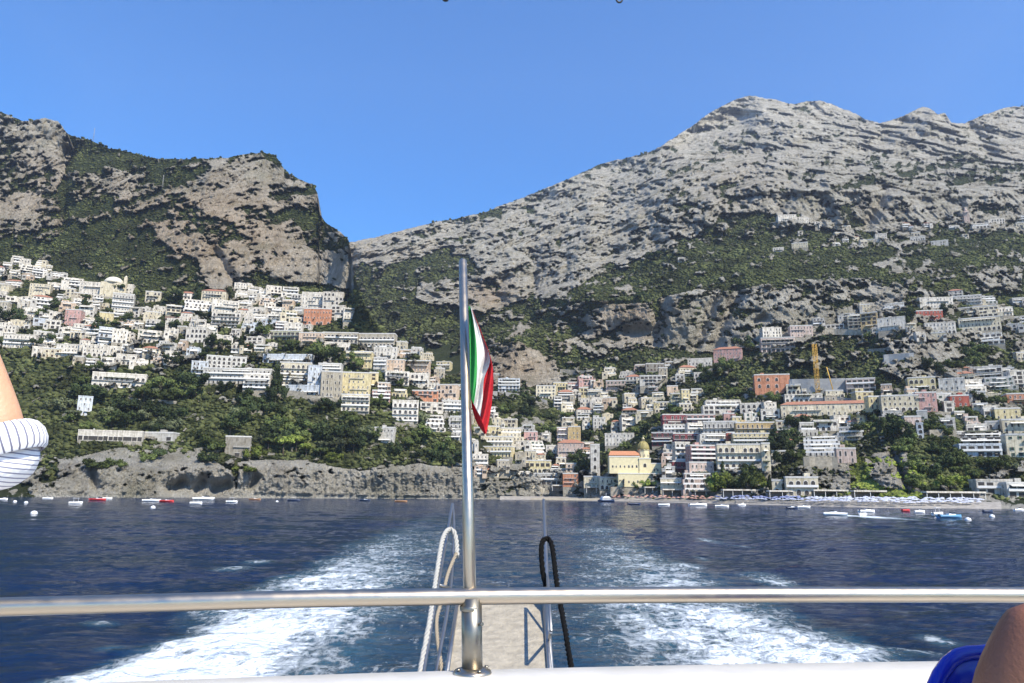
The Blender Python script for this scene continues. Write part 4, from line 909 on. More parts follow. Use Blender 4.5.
        if r_.random() < .3: e = r_.uniform(-.35, .35)*W; MB().quadbox(e-.3, e+.3, y0+1, y0+1.6, H+.2, H+1.7).build('chimney', M_FLAT, ro)
    elif roof == 'tile':
        b = len(rf.v); zt = H+min(3.0, (y1-y0)*.28); i_ = min((x1-x0)/2, (y1-y0)/2)*.95; cy_ = (y0+y1)/2
        rf.v += [(x0-.4, y0-.4, H+.003), (x1+.4, y0-.4, H+.003), (x1+.4, y1+.4, H+.003), (x0-.4, y1+.4, H+.003), (x0+i_, cy_, zt), (x1-i_, cy_, zt)]
        for q in ((0, 1, 5, 4), (1, 2, 5), (2, 3, 4, 5), (3, 0, 4), (3, 2, 1, 0)): rf.f.append(list(q)); rf.m.append(0); rf.sm.append(False)
        rf.build('roof', M_TILE, root)
    elif roof == 'vault':
        rf.quadbox(x0-.1, x1+.1, y0-.1, y1+.1, H+.003, H+.35); nb = max(1, min(4, int((x1-x0)/6)))
        ro = rf.build('roof', wm, root)
        for i in range(nb):
            cxx = x0+(x1-x0)*(i+.5)/nb; rr = min((x1-x0)/nb, y1-y0)/2*.88
            MB().lathe([(rr*math.cos(a), rr*.42*math.sin(a)+H+.34) for a in np.linspace(0, math.pi/2-.02, 6)], (cxx, (y0+y1)/2, 0), 16).build('dome', wm, ro)
    if fnd: MB().quadbox(-h+.1, h-.1, .12, D-.2, -6.5, -.004).build('foundation', STONE, root)
    if desc is None:
        sz = 'small ' if W < 10 else 'long ' if W > 24 else ''
        st = {1: 'one-storey', 2: 'two-storey', 3: 'three-storey', 4: 'four-storey', 5: 'five-storey'}.get(n, 'tall')
        rfn = {'tile': ' with tiled roof', 'vault': ' with domed roof'}.get(roof, ''); rfn = rfn or {'stepped': ' with stepped terraces', 'balcony': ' with balconies', 'arcade': ' with arches', 'arcade2': ' with arched loggias'}.get(style, '')
        desc = [f'{sz}{col} {st} house{rfn}', f'{sz}{col} {st} house', f'{col} {st} house']
    if label: tag(root, label, cat)
    else: root['category'] = cat; HOUSES.append(dict(a=(px1-px0)*(py1-py0), o=root, px=cx, py=(py0+py1)/2, d=desc))
    if group: root['group'] = group
    del root['_sh']
    TAKEN.append((px0, px1, py0, py1)); return root
TAKEN = []; LM = []   # LM: (phrase, px, py)
def lm(px0, px1, py0, py1, col, style, label, phrase=None, **kw):
    o = building(px0, px1, py0, py1, col, style, label, **kw)
    if phrase: LM.append((phrase, (px0+px1)/2, (py0+py1)/2))
    return o
L_ = lm
# --- left town
o = L_(80,131,283.5,296,'white','plain','white convent wing spreading either side of the cream domed church','the cream domed church', kind='rect', colw=3.6)
o = L_(100,121,282,297,'cream','plain','cream church with a low dome and little bell turret on the hilltop', cat='church', name='church', kind='small', roof='none', floors=2, depth=16, yaw=0, Yfix=float(ground([110],[297])[0][0])-5)
if o:
    kk = o.location.y/F; HH = (pt(110, 282, o.location.y)-o.location).z; MB().lathe([(9.6*math.cos(a)*kk, HH+7.5*kk*math.sin(a)) for a in np.linspace(0, math.pi/2-.02, 8)], (0, 8, 0), 28).build('dome', M_DOMEW, o)
    t = MB(); t.quadbox(10.2*kk, 13.2*kk, 2, 5, 0, HH+7*kk); t.build('bell_turret', wallmat('cream'), o); MB().lathe([(1.3, 0), (1.1, .9), (.4, 1.6), (.02, 2)], (11.7*kk, 3.5, HH+7*kk), 12).build('turret_cap', M_DOMEW, o)
L_(29,48,284,299,'cream','plain','pale cream house with a yellow flank among the white upper houses','the yellow-flanked house', kind='rect', roof='vault')
L_(36,47,290,298,'yellow','plain','small butter yellow house high on the left hillside, tiled roof', roof='tile')
L_(64,79,310,326,'pink','plain','bright pink house standing alone among white houses on the left','the bright pink house', kind='rect', floors=4)
L_(99,112,313,323.5,'yellow','plain','small yellow house right of the bright pink house','the small yellow house', kind='door')
L_(112,132,294,311,'pale grey','balcony','pale grey-green house with balconies below the domed church', kind='door', floors=4)
L_(145,160,292,302,'cream','plain','cream gabled house at the foot of the green slope','the cream gabled house')
L_(173,194,293,302,'white','plain','white twin villa half hidden by dark cypresses','the white twin villa', roof='tile')
L_(166,184,306,315,'cream','arcade','cream arched house with ochre panels, above the umbrella trees')
L_(184,211,299,313,'white','stepped','white stepped palace climbing left of the gridded hotel','the white stepped palace')
L_(201,225,291,303,'cream','plain','cream house with tiled roof crowning the white stepped palace', roof='tile')
L_(211,239,313,328,'white','arcade2','white hotel with a regular grid of dark loggias, four floors','the gridded white hotel', kind='wide', cat='hotel', name='hotel', floors=4, yaw=-3)
L_(212,238,301,313,'white','plain','plain white block directly above the gridded white hotel', kind='rect')
L_(185,206,328,343,'white','arcade','white house with round dark arches on its upper floor, mid left','the round-arched white house', kind='arch', floors=3)
L_(138,160,331,343,'white','arcade','white terrace house with a pointed belfry gable, mid left','the belfry-gabled house')
L_(98,112,328,347,'bluish white','balcony','tall bluish white house with stacked balconies, mid left','the tall bluish house', floors=4)
L_(112,126,330,343,'white','arcade','white house with one big arch beside the tall bluish house')
L_(4,33,335,348,'white','balcony','white hotel with two long balcony bands at the left edge','the left-edge balcony hotel', cat='hotel', name='hotel')
L_(56,84,345,356,'white','plain','white house row on the edge of the left woods','the house row above the woods', kind='small')
L_(84,118,346,357,'white','arcade','broad white arcaded house right above the left woods')
L_(94,143,374,388,'white','arcade2','long white villa with an arched loggia alone in the woods','the arcaded villa in the woods', kind='arch', yaw=4, floors=2)
L_(77,90,397,416,'bluish white','plain','small blue-white tower house half buried in the dark woods','the blue-white tower house', kind='rect', floors=4)
L_(81,139,431.5,441,'white','arcade3','long low white pavilion of windows on top of the sea cliff','the white cliff-top pavilion', kind='wide', floors=1, colw=2.6, yaw=0)
L_(139,172,433,441,'pale grey','plain','low grey terrace shelter right of the cliff-top pavilion', floors=1, kind='wide')
o = L_(225,249,437,457,'stone','plain','old round-edged stone watchtower on the sea cliff with one dark window','the stone watchtower', cat='tower', name='watchtower', kind='wide', colw=40, floors=2, depth=11, yaw=5)
L_(203,270,369,384,'pale grey','balcony','long pale hotel with four balcony floors left of centre','the long pale hotel', cat='hotel', name='hotel', floors=3, kind='door')
L_(207,245,357,369,'pale grey','arcade','upper terrace block of the long pale hotel', kind='arch')
L_(243,269,375,388,'white','arcade2','white arched annex under the long pale hotel', kind='arch', yaw=-3)
L_(191,207,362,377,'bluish white','plain','bluish white house left of the long pale hotel')
L_(279,310,363,386,'cream','arcade2','cream and white hotel with three rows of round arches','the arched cream hotel', cat='hotel', name='hotel', kind='arch', floors=4, yaw=0)
L_(262,312,355,363,'bluish white','balcony','long bluish glazed terrace crowning the arched cream hotel', floors=1, kind='wide')
L_(285,320,386,395,'bluish white','arcade','low bluish white base with awnings under the arched cream hotel', floors=1, kind='arch')
L_(307,320,366,392,'bluish white','plain','tall narrow bluish white house beside the arched cream hotel', kind='rect', floors=5)
L_(320,341,372,403,'beige','plain','tall beige stone house wedged between white hotel and yellow block','the beige stone house', kind='door', floors=5)
L_(318,341,364,374,'pale grey','balcony','grey glazed terraces over the beige stone house')
L_(341,370,373,395,'yellow','plain','big butter yellow apartment block with seven window columns','the big butter yellow block', kind='rect', floors=4, colw=3.4, yaw=2)
L_(341,369,395,411,'cream','arcade2','cream balconied lower floors of the yellow block, above the bushes', kind='arch', floors=3, yaw=2)
L_(369,378,373,388,'yellow','plain','narrow yellow house joined right of the big yellow block')
L_(303,331,309,325,'orange','arcade','big orange-red villa with dark arches under the white hilltop block','the orange-red villa', kind='small', floors=3, yaw=-6)
L_(301,326,293,309,'white','plain','white hilltop block with a dark pergola on the ridge','the white hilltop block', kind='rect', floors=4)
L_(322,343,292,309,'white','plain','taller white hilltop block with a curved roofline on the ridge', roof='vault', floors=4)
L_(330,345,306,320,'white','plain','white house with square dark openings beside the orange-red villa', kind='wide')
L_(343,359,309,322,'white','plain','white end house of the ridge, right of the orange-red villa','the ridge-end white house', kind='rect')
L_(284,302,323,331,'white','vault' if 0 else 'plain','small white house with a humped roof below the orange-red villa', roof='vault', kind='small')
L_(268,300,331,340,'olive','balcony','low olive terrace house with long dark veranda')
L_(298,322,333,345,'peach','plain','peach house with an orange front in the mid terraces','the peach-fronted house', kind='small')
L_(322,358,333,343,'beige','arcade2','left half of the long beige arcaded building on the ridge','the long beige arcade', kind='small', floors=2)
L_(358,395,334,347,'beige','arcade2','right half of the long beige arcaded building, planters on arches', kind='small', floors=2)
L_(322,350,343,350,'white','arcade','white arched retaining house under the long beige arcade', kind='arch', floors=1)
L_(345,372,352,368,'yellow','plain','lime yellow villa with a dark tree before it','the lime yellow villa', kind='small')
L_(373,397,348,359,'white','plain','white block with three dark windows below the beige arcade','the three-window white block', kind='rect')
L_(373,386,358,372,'pale grey','balcony','slim grey house under the three-window white block')
L_(386,404,360,372,'peach','plain','peach house with small balconies right of centre ridge','the peach ridge house')
L_(403,430,361,375,'peach','arcade','peach terraced houses stepping down the ridge')
L_(385,409,372,385,'white','arcade2','white house with big arched windows above a green hedge','the big-arched white house', kind='arch')
L_(409,429,374,388,'white','arcade','white-grey arcaded house right of the big-arched house', kind='arch')
L_(392,418,401,421,'white','arcade2','white block with three rows of dark round arches, mid slope','the triple-arched white block', kind='arch', floors=3, yaw=4)
L_(374,394,428,443,'pale grey','plain','small lilac-grey house alone among the seaside bushes','the lilac-grey house', kind='rect', floors=3)
L_(372,390,391,402,'pink','balcony','pink-red house with stacked balconies right of the yellow block')
L_(412,438,391,402,'orange','plain','long salmon-orange house with dark terrace','the salmon-orange house')
L_(436,457,385,402,'peach','plain','peach house with sunlit side wall left of the flagpole','the peach house by the flagpole')
L_(420,443,403,414,'white','plain','white house with two dark windows under the salmon-orange house')
L_(425,446,415,432,'white','stepped','white terraced house with dark bays left of the flagpole')
L_(447,463,415,440,'pale grey','stepped','tall grey terraced house just left of the flagpole')
L_(442,466,401,413,'pale grey','balcony','grey balconied house behind the flagpole')
# --- centre
L_(479,513,437,447,'cream','balcony','upper floor of the long cream terrace building by the flag', kind='door')
L_(479,512,447,457,'yellow','balcony','long yellow terrace building with three balcony rows','the yellow terrace building', kind='door', floors=2)
L_(498,524,428,441,'cream','stepped','cream stepped houses descending behind the flag')
L_(472,488,455,468,'white','balcony','white house with dark openings at the foot of the flagpole')
L_(524,537,432,441,'pink','plain','pink house at the end of the cream descending row','the small central pink house')
L_(531,546,441,456,'white','stepped','bright white terraced house in the central dip','the bright white central house')
L_(546,557,446,457,'white','plain','white house with green awning next to the ochre palace', awn='dark')
L_(557,568,428,442,'pale pink','plain','pale pink house attached left of the ochre palace')
L_(568,580,427,443,'ochre','plain','ochre palace with plain sunlit corner in the centre','the ochre palace', kind='rect', floors=4)
L_(558,584,443,460,'pale pink','plain','pale pink palace with tiled roof below the ochre palace','the pale pink palace', roof='tile', kind='rect', floors=4)
L_(524,551,461,473,'yellow','arcade','low beach restaurant under an orange awning','the orange-awning restaurant', awn='orange', kind='wide', floors=2, cat='restaurant', name='restaurant')
L_(530,562,474,485,'pale grey','balcony','grey glazed seafront restaurant at the left end of the beach','the glazed seafront restaurant', kind='wide', floors=2, cat='restaurant', name='restaurant', awn='dark')
L_(499,530,472,478,'white','balcony','white seaside terrace on pillars above the rocks','the pillared white terrace', kind='wide', floors=1)
L_(563,578,474,487,'orange','plain','salmon house on the seafront left of the bell tower','the salmon seafront house')
L_(566,583,464,476,'peach','plain','peach house behind the salmon seafront house')
L_(584,600,477,488,'cream','plain','cream seafront house under the bell tower')
L_(600,619,478,490,'cream','arcade','cream arcaded seafront house left of the yellow church', kind='small')
o = L_(591,600,445,478,'pale grey','plain','slender grey bell tower with three dark arched openings','the grey bell tower', cat='bell tower', name='bell_tower', kind='arch', floors=4, depth=7, yaw=0, colw=7)
L_(605,634,434,446,'white','plain','long white house with small dark windows above the church','the long white house above the church', kind='rect', floors=3)
# --- centre right
L_(663,687,415,425,'dark red','balcony','dark crimson terraced hotel, its upper two floors','the dark crimson hotel', cat='hotel', name='hotel', kind='door')
L_(664,690,425,433,'white','balcony','white balcony floors under the dark crimson hotel', kind='door')
L_(687,715,415,424,'pink','balcony','rose terraced block right of the dark crimson hotel', kind='wide')
L_(688,706,424,434,'white','balcony','white terraced house below the rose block', kind='door')
L_(652,674,433,446,'dark red','balcony','dark maroon terraced house row right above the church','the maroon terrace row', kind='wide')
L_(674,699,434,445,'dark red','balcony','maroon and grey terraced houses in mid town', kind='wide')
L_(704,737,422,434,'pale grey','balcony','grey terraced hotel with blue-grey balconies','the grey terraced hotel', cat='hotel', name='hotel', kind='door')
L_(700,734,434,444,'pale grey','stepped','lower grey terrace floors beneath the grey terraced hotel')
L_(727,735,433,443,'red','plain','narrow bright red house against the golden hotel')
L_(737,774,423,434,'ochre','balcony','golden yellow hotel, upper floors with balconies','the golden hotel', cat='hotel', name='hotel', kind='door')
L_(734,772,434,444.5,'yellow','balcony','wide yellow lower front of the golden hotel', kind='small', floors=3)
L_(719,767,445,469,'cream','arcade2','big cream palace with a long arcade of dark arches above a hedge','the cream arcaded palace', cat='palace', name='palace', kind='arch', floors=3, yaw=0)
L_(763,771,444,471,'cream','plain','sunlit cream end tower of the arcaded palace', kind='small', floors=5)
L_(676,691,443,472,'white','arcade2','tall white house with arched bays beside the rosy block','the tall white arched house', floors=5, kind='small')
L_(691,719,446,463,'pink','balcony','rosy block with brown verandas left of the cream palace','the rosy veranda block', kind='wide', floors=4)
L_(673,692,462,474,'dark red','balcony','small dark maroon house behind the church')
L_(690,714,463,476,'pale pink','arcade','pale pink house above the stepped seafront hotel', kind='rect')
L_(684,716,474,495,'pale pink','stepped','pinkish stepped seafront hotel with arched base','the stepped seafront hotel', cat='hotel', name='hotel', kind='arch', floors=4)
L_(661,682,479,494,'cream','plain','cream-yellow seafront house right of the church','the cream house beside the church', kind='small', floors=2)
L_(756,790,375,395,'orange','plain','big orange-red building with white window bays and tiled roof','the big orange-red building', kind='arch', floors=3, roof='flat', colw=5.5, yaw=0)
L_(682,690,390,405,'yellow','plain','bright yellow narrow tower house on the mid slope','the bright yellow tower house')
L_(671,683,394,405,'olive','plain','small olive green house left of the bright yellow tower house')
L_(689,698,395,402,'yellow','plain','small yellow annex right of the bright yellow tower house')
L_(704,746,400,414,'white','stepped','broad white stepped hotel under the big orange-red building','the broad white stepped hotel', cat='hotel', name='hotel', kind='wide')
L_(741,763,404,413,'white','arcade','white arched house right of the broad stepped hotel', kind='arch')
L_(762,780,410,420,'white','plain','white sloping-roof house below the big orange-red building')
L_(784,868,404,416,'cream','plain','very long cream hotel under one brown tiled roof','the long brown-roofed hotel', cat='hotel', name='hotel', kind='rect', roof='tile', depth=9, yaw=-3)
L_(786,822,395,402,'white','arcade','white arched block over the long brown-roofed hotel')
L_(804,840,436,457,'white','stepped','white stepped hotel on a stone bastion','the bastion hotel', cat='hotel', name='hotel', kind='small', floors=5)
L_(800,818,423,436,'pale grey','stepped','pale grey terraces above the bastion hotel')
L_(815,838,421,431,'white','arcade','white arched house in front of the long brown-roofed hotel', kind='arch')
L_(838,864,427,441,'pale grey','stepped','green-grey terraced house right of the bastion hotel','the green-grey terraces')
L_(838,856,449,463,'pale pink','plain','pale pink house by the cliff with the dark cleft')
L_(773,788,481,494,'cream','arcade','left wing of the cream seaside villa', kind='small')
L_(788,818,478,496,'cream','arcade2','cream seaside villa with curved gable and big arches','the cream seaside villa', cat='villa', name='villa', kind='arch', floors=2, yaw=0)
L_(848,875,379,393,'pale pink','balcony','salmon pink house with brown balconies right of the crane','the salmon house by the crane')
L_(910,935,378,390,'yellow','arcade','golden villa with white-framed arches','the golden arched villa', kind='arch', roof='flat')
L_(870,886,397,415,'yellow','plain','yellow house at the left end of the cream-yellow row','the cream-yellow row')
L_(884,918,396,412,'cream','arcade','cream-yellow row house with a big single arch', kind='small')
L_(918,937,393,412,'pink','plain','soft pink house with a dark roof trim in the middle of the row','the soft pink house', kind='rect', floors=4)
L_(938,952,394,405,'pale grey','plain','greyish house between the soft pink and the brick red house')
L_(952,969,396,407,'red','plain','brick red house at the right end of the row','the brick red house')
L_(941,964,379,391,'white','plain','white house with square windows above the red house','the square-windowed white house', kind='rect')
L_(964,986,380,392,'white','stepped','white stepped house beside the square-windowed white house')
L_(974,1001,367,378,'white','balcony','white modern house with flat slabs high on the right','the flat-slab white house', kind='wide')
L_(986,1016,377,390,'pale grey','stepped','grey stepped terraces below the flat-slab white house')
L_(1013,1036,371,388,'white','plain','white house cut by the right edge of the view', kind='wide')
L_(1010,1038,394,405,'orange','plain','orange house cut off at the right edge','the orange edge house')
L_(997,1020,409,420,'yellow','plain','pale yellow house below the orange edge house')
L_(938,955,419,431,'white','plain','small white house with two dark windows on the rock','the small white rock house', kind='wide', floors=2)
L_(918,924,424,439,'bluish white','plain','tiny bluish white turret by the ravine','the tiny bluish turret', kind='arch', colw=4)
L_(957,1004,431,445,'white','stepped','big white terraced hotel at right, stepping down in broad bands','the big terraced hotel', cat='hotel', name='hotel', kind='wide', floors=4)
L_(963,1000,445,457,'bluish white','balcony','glazed bluish base of the big terraced hotel', kind='wide', floors=2)
L_(1006,1040,420,434,'cream','plain','cream house above the tall cream edge house')
L_(1011,1042,435,458,'cream','plain','tall cream house at the right edge with brown windows','the tall cream edge house', kind='shut', floors=4)
L_(980,1012,481,495,'white','balcony','low white beach building with two long verandas','the white beach building', kind='wide', floors=2)
L_(1010,1044,484,498,'pale grey','balcony','grey-white beach annex at the right edge', kind='wide', floors=2)
# --- upper right villages
L_(823,844,325,334,'white','plain','low white villa row on the high road','the high-road white villa', kind='wide')
L_(849,868,315,328,'cream','balcony','cream two-tier villa on the high road','the cream high-road villa', kind='wide')
L_(862,878,313,332,'ochre','plain','tall ochre and cream house on the high road','the ochre high-road house')
L_(879,905,318,330,'white','plain','plain white house right of the ochre high-road house','the plain white high-road house', kind='rect', colw=5)
L_(884,906,303,311,'white','stepped','white house tucked under the rock above the high road')
L_(918,943,311,322,'red','arcade','brick red villa with arches high on the right','the brick red villa', kind='small')
L_(921,953,298,308,'white','plain','white sunlit block above the brick red villa','the white block above the red villa')
L_(954,981,296,305,'pale grey','balcony','topmost pale house of the right hillside')
L_(953,1000,306,318,'cream','stepped','cream stepped mansion high on the right','the cream stepped mansion')
L_(962,999,318,331,'cream','arcade','yellowish lower front of the cream stepped mansion')
L_(983,1012,308,316,'white','balcony','long white house right of the cream mansion')
L_(964,1002,333,345,'white','stepped','white banded terraces below the cream stepped mansion','the white banded terraces', kind='wide')
L_(927,955,323,334,'white','arcade','pale house with curved terrace below the brick red villa')
L_(762,795,338,352,'pale pink','balcony','pink house with a dark pillared veranda on the cliff road','the pink veranda house', kind='wide', floors=3)
L_(714,742,349,362,'pink','plain','dusky pink house with tiled roof among trees','the dusky pink house', roof='tile')
L_(688,712,359,368,'white','plain','small white houses left of the dusky pink house','the small white pair')
L_(763,782,328,337,'white','plain','white house under the cave in the cliff','the white house under the cave')
L_(791,813,326,337,'pale pink','plain','pale rose house at the cliff foot','the pale rose cliff house')
L_(778,797,215,221,'white','plain','white villa group perched under the pale crags','the villa under the pale crags', kind='small')
L_(799,809,218,223,'white','plain','white house right of the villa under the pale crags')
L_(832,851,226,231,'white','arcade','long white villa standing on the rock shelf','the white villa on the rock shelf')
L_(792,808,243,248,'cream','plain','cream house on the village shelf among trees','the cream shelf house')
L_(773,784,248,252,'white','plain','small white house left of the cream shelf house')
L_(876,887,234,240,'white','plain','tiny white house in the wood under the mountain wall','the tiny white house in the wood')
L_(911,925,237,240.5,'white','plain','tiny low white house on the high wooded shelf')
L_(932,948,241,246,'pale grey','plain','tiny grey house on the high wooded shelf')
L_(678,684,258,262.5,'white','plain','lone white house on the mountain slope beside a dark tree','the lone mountain house')
L_(973,990,223,228,'white','stepped','white village row beside the mountain church tower')
L_(989,1005,219,224,'white','plain','white village row further along the high ridge')
L_(1004,1030,216,222,'white','balcony','last white village row at the right edge of the ridge')
L_(481,500,374,380,'pale grey','plain','grey house row beneath the domed beige rock', kind='rect')
L_(498,520,379,392,'bluish white','arcade2','blue-shuttered house under the domed beige rock','the blue-shuttered house', kind='arch')
L_(536,556,386,399,'cream','arcade','cream house at the end of the curved road','the cream road-end house')
L_(554,562,397,410,'white','balcony','slim white house standing on the curved road')
L_(640,662,376,386,'pale grey','plain','grey-white house among the trees of the middle slope')
L_(646,664,364,372,'stone','plain','stone ruin above the central houses')
L_(606,626,381,392,'pale pink','plain','pale pink house high in the central town','the high pale pink house')
# bell tower of the mountain village
o = building(965,970,211,223,'pale pink','plain','pink church tower of the mountain village on the high ridge','bell tower', name='bell_tower', kind='small', roof='none', floors=4, colw=9, depth=6, yaw=0)
if o: hh = (pt(967, 211, o.location.y)-o.location).z; MB().lathe([(2.6, 0), (2.2, 2), (1.0, 4.5), (.05, 7)], (0, 3, hh), 8).build('spire', wallmat('pale pink'), o); LM.append(('the mountain church tower', 967, 216))
# --- the big domed church
def main_church():
    px0, px1, py1 = 612, 664, 487; Y = float(ground([638], [487])[0][0]); p = pt(638, py1, Y); k = Y/F
    root = bpy.data.objects.new('church', None); COL.objects.link(root); root.location = p; root.rotation_euler = (0, 0, R(-2))
    tag(root, 'large yellow church with a majolica dome and orange tiled nave roof by the beach', 'church'); LM.append(('the domed yellow church', 640, 468))
    root['_sh'] = 0; r_ = random.Random(3); wm = wallmat('yellow2') if False else wallmat('cream'); WYL = flatmat('church_plaster', (.66, .58, .36), .9, .14, .5, coord='Object')
    z = lambda y: (pt(638, y, Y)-p).z
    x = lambda v: (v-638)*k
    w_ = MB(); w_.quadbox(x(619), x(662), 0, 12, 0, z(473.5)); w_.quadbox(x(611), x(641), 4, 15, z(473.5)+.002, z(455.5)); w_.quadbox(x(640.5), x(652), 3.4, 13, z(473.5)+.002, z(458)); w_.quadbox(x(652), x(662), 4, 12, z(473.5)+.002, z(463)); w_.build('wall', WYL, root)
    c = MB()
    for (a, b_, y0, zz) in ((619, 662, -.25, z(473.5)), (611, 641, 3.75, z(456.3)), (640.5, 652, 3.1, z(458)), (652, 662, 3.8, z(463))): c.quadbox(x(a)-.2, x(b_)+.2, y0, y0+.6, zz-.25, zz+.25)
    c.build('cornice', M_TRIM, root)
    rf = MB(); zz = z(455.5); b = 0; rf.v = [(x(611)-.4, 3.6, zz+.26), (x(641), 3.6, zz+.26), (x(641), 15.4, zz+.26), (x(611)-.4, 15.4, zz+.26), (x(613), 9.5, zz+3.4), (x(641), 9.5, zz+3.4)]; rf.f = [[0, 1, 5, 4], [1, 2, 5], [2, 3, 4, 5], [3, 0, 4], [3, 2, 1, 0]]; rf.m = [0]*5; rf.sm = [False]*5
    rf.build('nave_roof', flatmat('nave_tiles', (.46, .20, .10), .9, .25, 1.5, detail=8), root)
    dr = MB(); R0 = 6.0*k; cx_, cy_ = x(646.2), 9.0; dr.lathe([(R0*.94, z(462)), (R0*.94, z(449.5)), (R0*1.04, z(449.5)), (R0*1.04, z(448.8))], (cx_, cy_, 0), 8, smooth=False); d = dr.build('drum', WYL, root)
    for a in (-90, -45, -135, 0): an = R(a); o = link('drum_window', WINM['small'][0], d); o.location = (cx_+math.cos(an)*R0*.9, cy_+math.sin(an)*R0*.9, z(456.5)); o.rotation_euler = (0, 0, an+R(90))
    zb = z(449); hd = z(440.3)-zb
    dm = MB().lathe([(R0*math.cos(a)**.85, zb+hd*math.sin(a)) for a in np.linspace(0, math.pi/2-.06, 12)], (cx_, cy_, 0), 32).build('dome', M_DOME, root)
    MB().lathe([(1.0, z(440.6)), (1.0, z(438)), (1.2, z(437.9)), (.5, z(437)), (.06, z(435.6)), (.05, z(434))], (cx_, cy_, 0), 12).build('lantern', WYL, dm)
    for i in range(8):
        an = 2*math.pi*i/8+.2; MB().tube([(cx_+math.cos(an)*R0*math.cos(a)**.85*1.01, cy_+math.sin(an)*R0*math.cos(a)**.85*1.01, zb+hd*math.sin(a)) for a in np.linspace(0, 1.45, 8)], .13, 5).build('rib', flatmat('rib', (.5, .42, .15), .7) if i == 0 else bpy.data.materials['rib'], dm)
    wins(root, 8, x(627), x(662), z(483), 0, 'small', r_); wins(root, 7, x(612), x(640), z(467.5), 4, 'small', r_); wins(root, 1, x(642), x(650), z(467), 3.4, 'arch', r_); wins(root, 2, x(653), x(661), z(471), 4, 'small', r_)
    MB().quadbox(x(611)+.2, x(662)-.2, .4, 14, -6, -.004).build('foundation', STONE, root)
    del root['_sh']; TAKEN.append((610, 665, 438, 487))
main_church()
L_(608,620,474,482,'pale grey','arcade','low grey porch house against the left flank of the yellow church', kind='small')
# --- auto-filled houses
ZONES = [ # polygon, n, colours, size range px, height range px
 ([(-4,266),(30,264),(50,272),(70,278),(80,298),(100,300),(130,312),(200,316),(260,300),(300,305),(300,330),(330,352),(265,354),(200,360),(130,372),(60,362),(-4,352)], 105, ['white']*9+['cream','pale grey','pale grey','bluish white','beige','peach'], (8, 19), (6, 11)),
 ([(240,290),(300,296),(310,330),(270,340),(235,315)], 14, ['white']*5+['cream','pale pink'], (10, 18), (6, 10)),
 ([(340,335),(395,345),(430,362),(462,384),(470,400),(560,470),(470,470),(470,440),(420,418),(370,395),(340,370)], 22, ['white','cream','peach','pale grey','beige','yellow'], (9, 17), (7, 11)),
 ([(478,415),(520,430),(560,445),(600,450),(600,480),(480,478)], 14, ['white','cream','cream','pale grey','peach','yellow'], (9, 16), (7, 10)),
 ([(545,398),(600,380),(620,372),(665,366),(700,372),(705,400),(660,412),(655,432),(600,435),(560,428)], 44, ['white']*3+['cream']*3+['pale pink','peach','pale grey','beige','yellow','pink'], (8, 17), (6, 11)),
 ([(655,412),(760,405),(800,416),(800,440),(780,460),(735,470),(700,490),(665,480),(655,446)], 14, ['white','cream','cream','pale grey','pale pink','yellow','pink'], (8, 16), (7, 10)),
 ([(780,394),(868,394),(1024,360),(1024,440),(960,430),(930,425),(868,430),(800,440)], 28, ['white','white','cream','cream','pale grey','peach','beige','pale pink','yellow'], (9, 18), (6, 10)),
 ([(815,320),(905,300),(1020,290),(1024,345),(960,346),(900,340),(830,338)], 12, ['white','white','cream','pale grey'], (8, 16), (5, 9)),
 ([(770,214),(860,225),(960,222),(1020,218),(1024,232),(900,246),(770,250)], 18, ['white','white','cream'], (4.5, 9), (3, 4.6)),
]
def free(a, b, c, d, m=0.35):
    A = (b-a)*(d-c)
    for (p, q, r_, s_) in TAKEN:
        ov = max(0, min(b, q)-max(a, p))*max(0, min(d, s_)-max(c, r_))
        if ov > m*min(A, (q-p)*(s_-r_)): return False
    return True
zr = random.Random(99)
for poly, n, cols_, sr, hr in ZONES:
    xs_ = [p[0] for p in poly]; ys_ = [p[1] for p in poly]; k = tries = 0
    while k < n and tries < 4000:
        tries += 1; x = zr.uniform(min(xs_), max(xs_)); y = zr.uniform(min(ys_), max(ys_))
        if not bool(inpoly(poly, np.array(x), np.array(y))): continue
        w_ = zr.uniform(*sr); h = zr.uniform(*hr)
        if not free(x-w_/2, x+w_/2, y-h, y, .22): continue
        st = zr.choice(['plain', 'stepped', 'stepped', 'balcony', 'arcade', 'arcade2', 'wing'])
        if building(x-w_/2, x+w_/2, y-h, y, zr.choice(cols_), st, roof=zr.choice(['flat']*6+['vault', 'tile'])): k += 1
print('houses', len(HOUSES), len(TAKEN))
# labels that single each thing out: look, then where it stands from the nearest landmark
def rel(dx, dy):
    a = math.degrees(math.atan2(-dy, dx)) % 360
    return ['right of', 'up and right of', 'above', 'up and left of', 'left of', 'down and left of', 'below', 'down and right of'][int(((a+22.5) % 360)//45)]
ORD = ['nearest', 'second', 'third', 'fourth', 'fifth', 'sixth', 'seventh', 'eighth', 'ninth', 'tenth']
def autolabel(items, group=None):
    B = {}
    for it in items:
        best = min(LM, key=lambda l: (l[1]-it['px'])**2+((l[2]-it['py'])*1.3)**2); dx, dy = it['px']-best[1], it['py']-best[2]
        v = it['d'] if isinstance(it['d'], (list, tuple)) else [it['d']]
        d = next((q for q in v if len(q.split())+6+len(best[0].split()) <= 16), v[-1])
        B.setdefault((d, rel(dx, dy), best[0]), []).append((math.hypot(dx, dy), it))
    for (d, r_, ph), L2 in B.items():
        L2.sort(key=lambda q: q[0])
        for i, (_, it) in enumerate(L2):
            txt = f'{d}, {r_} {ph}' if len(L2) == 1 else f'{d}, {ORD[min(i, 9)]} one {r_} {ph}'
            it['o']['label'] = txt
            if group: it['o']['group'] = group
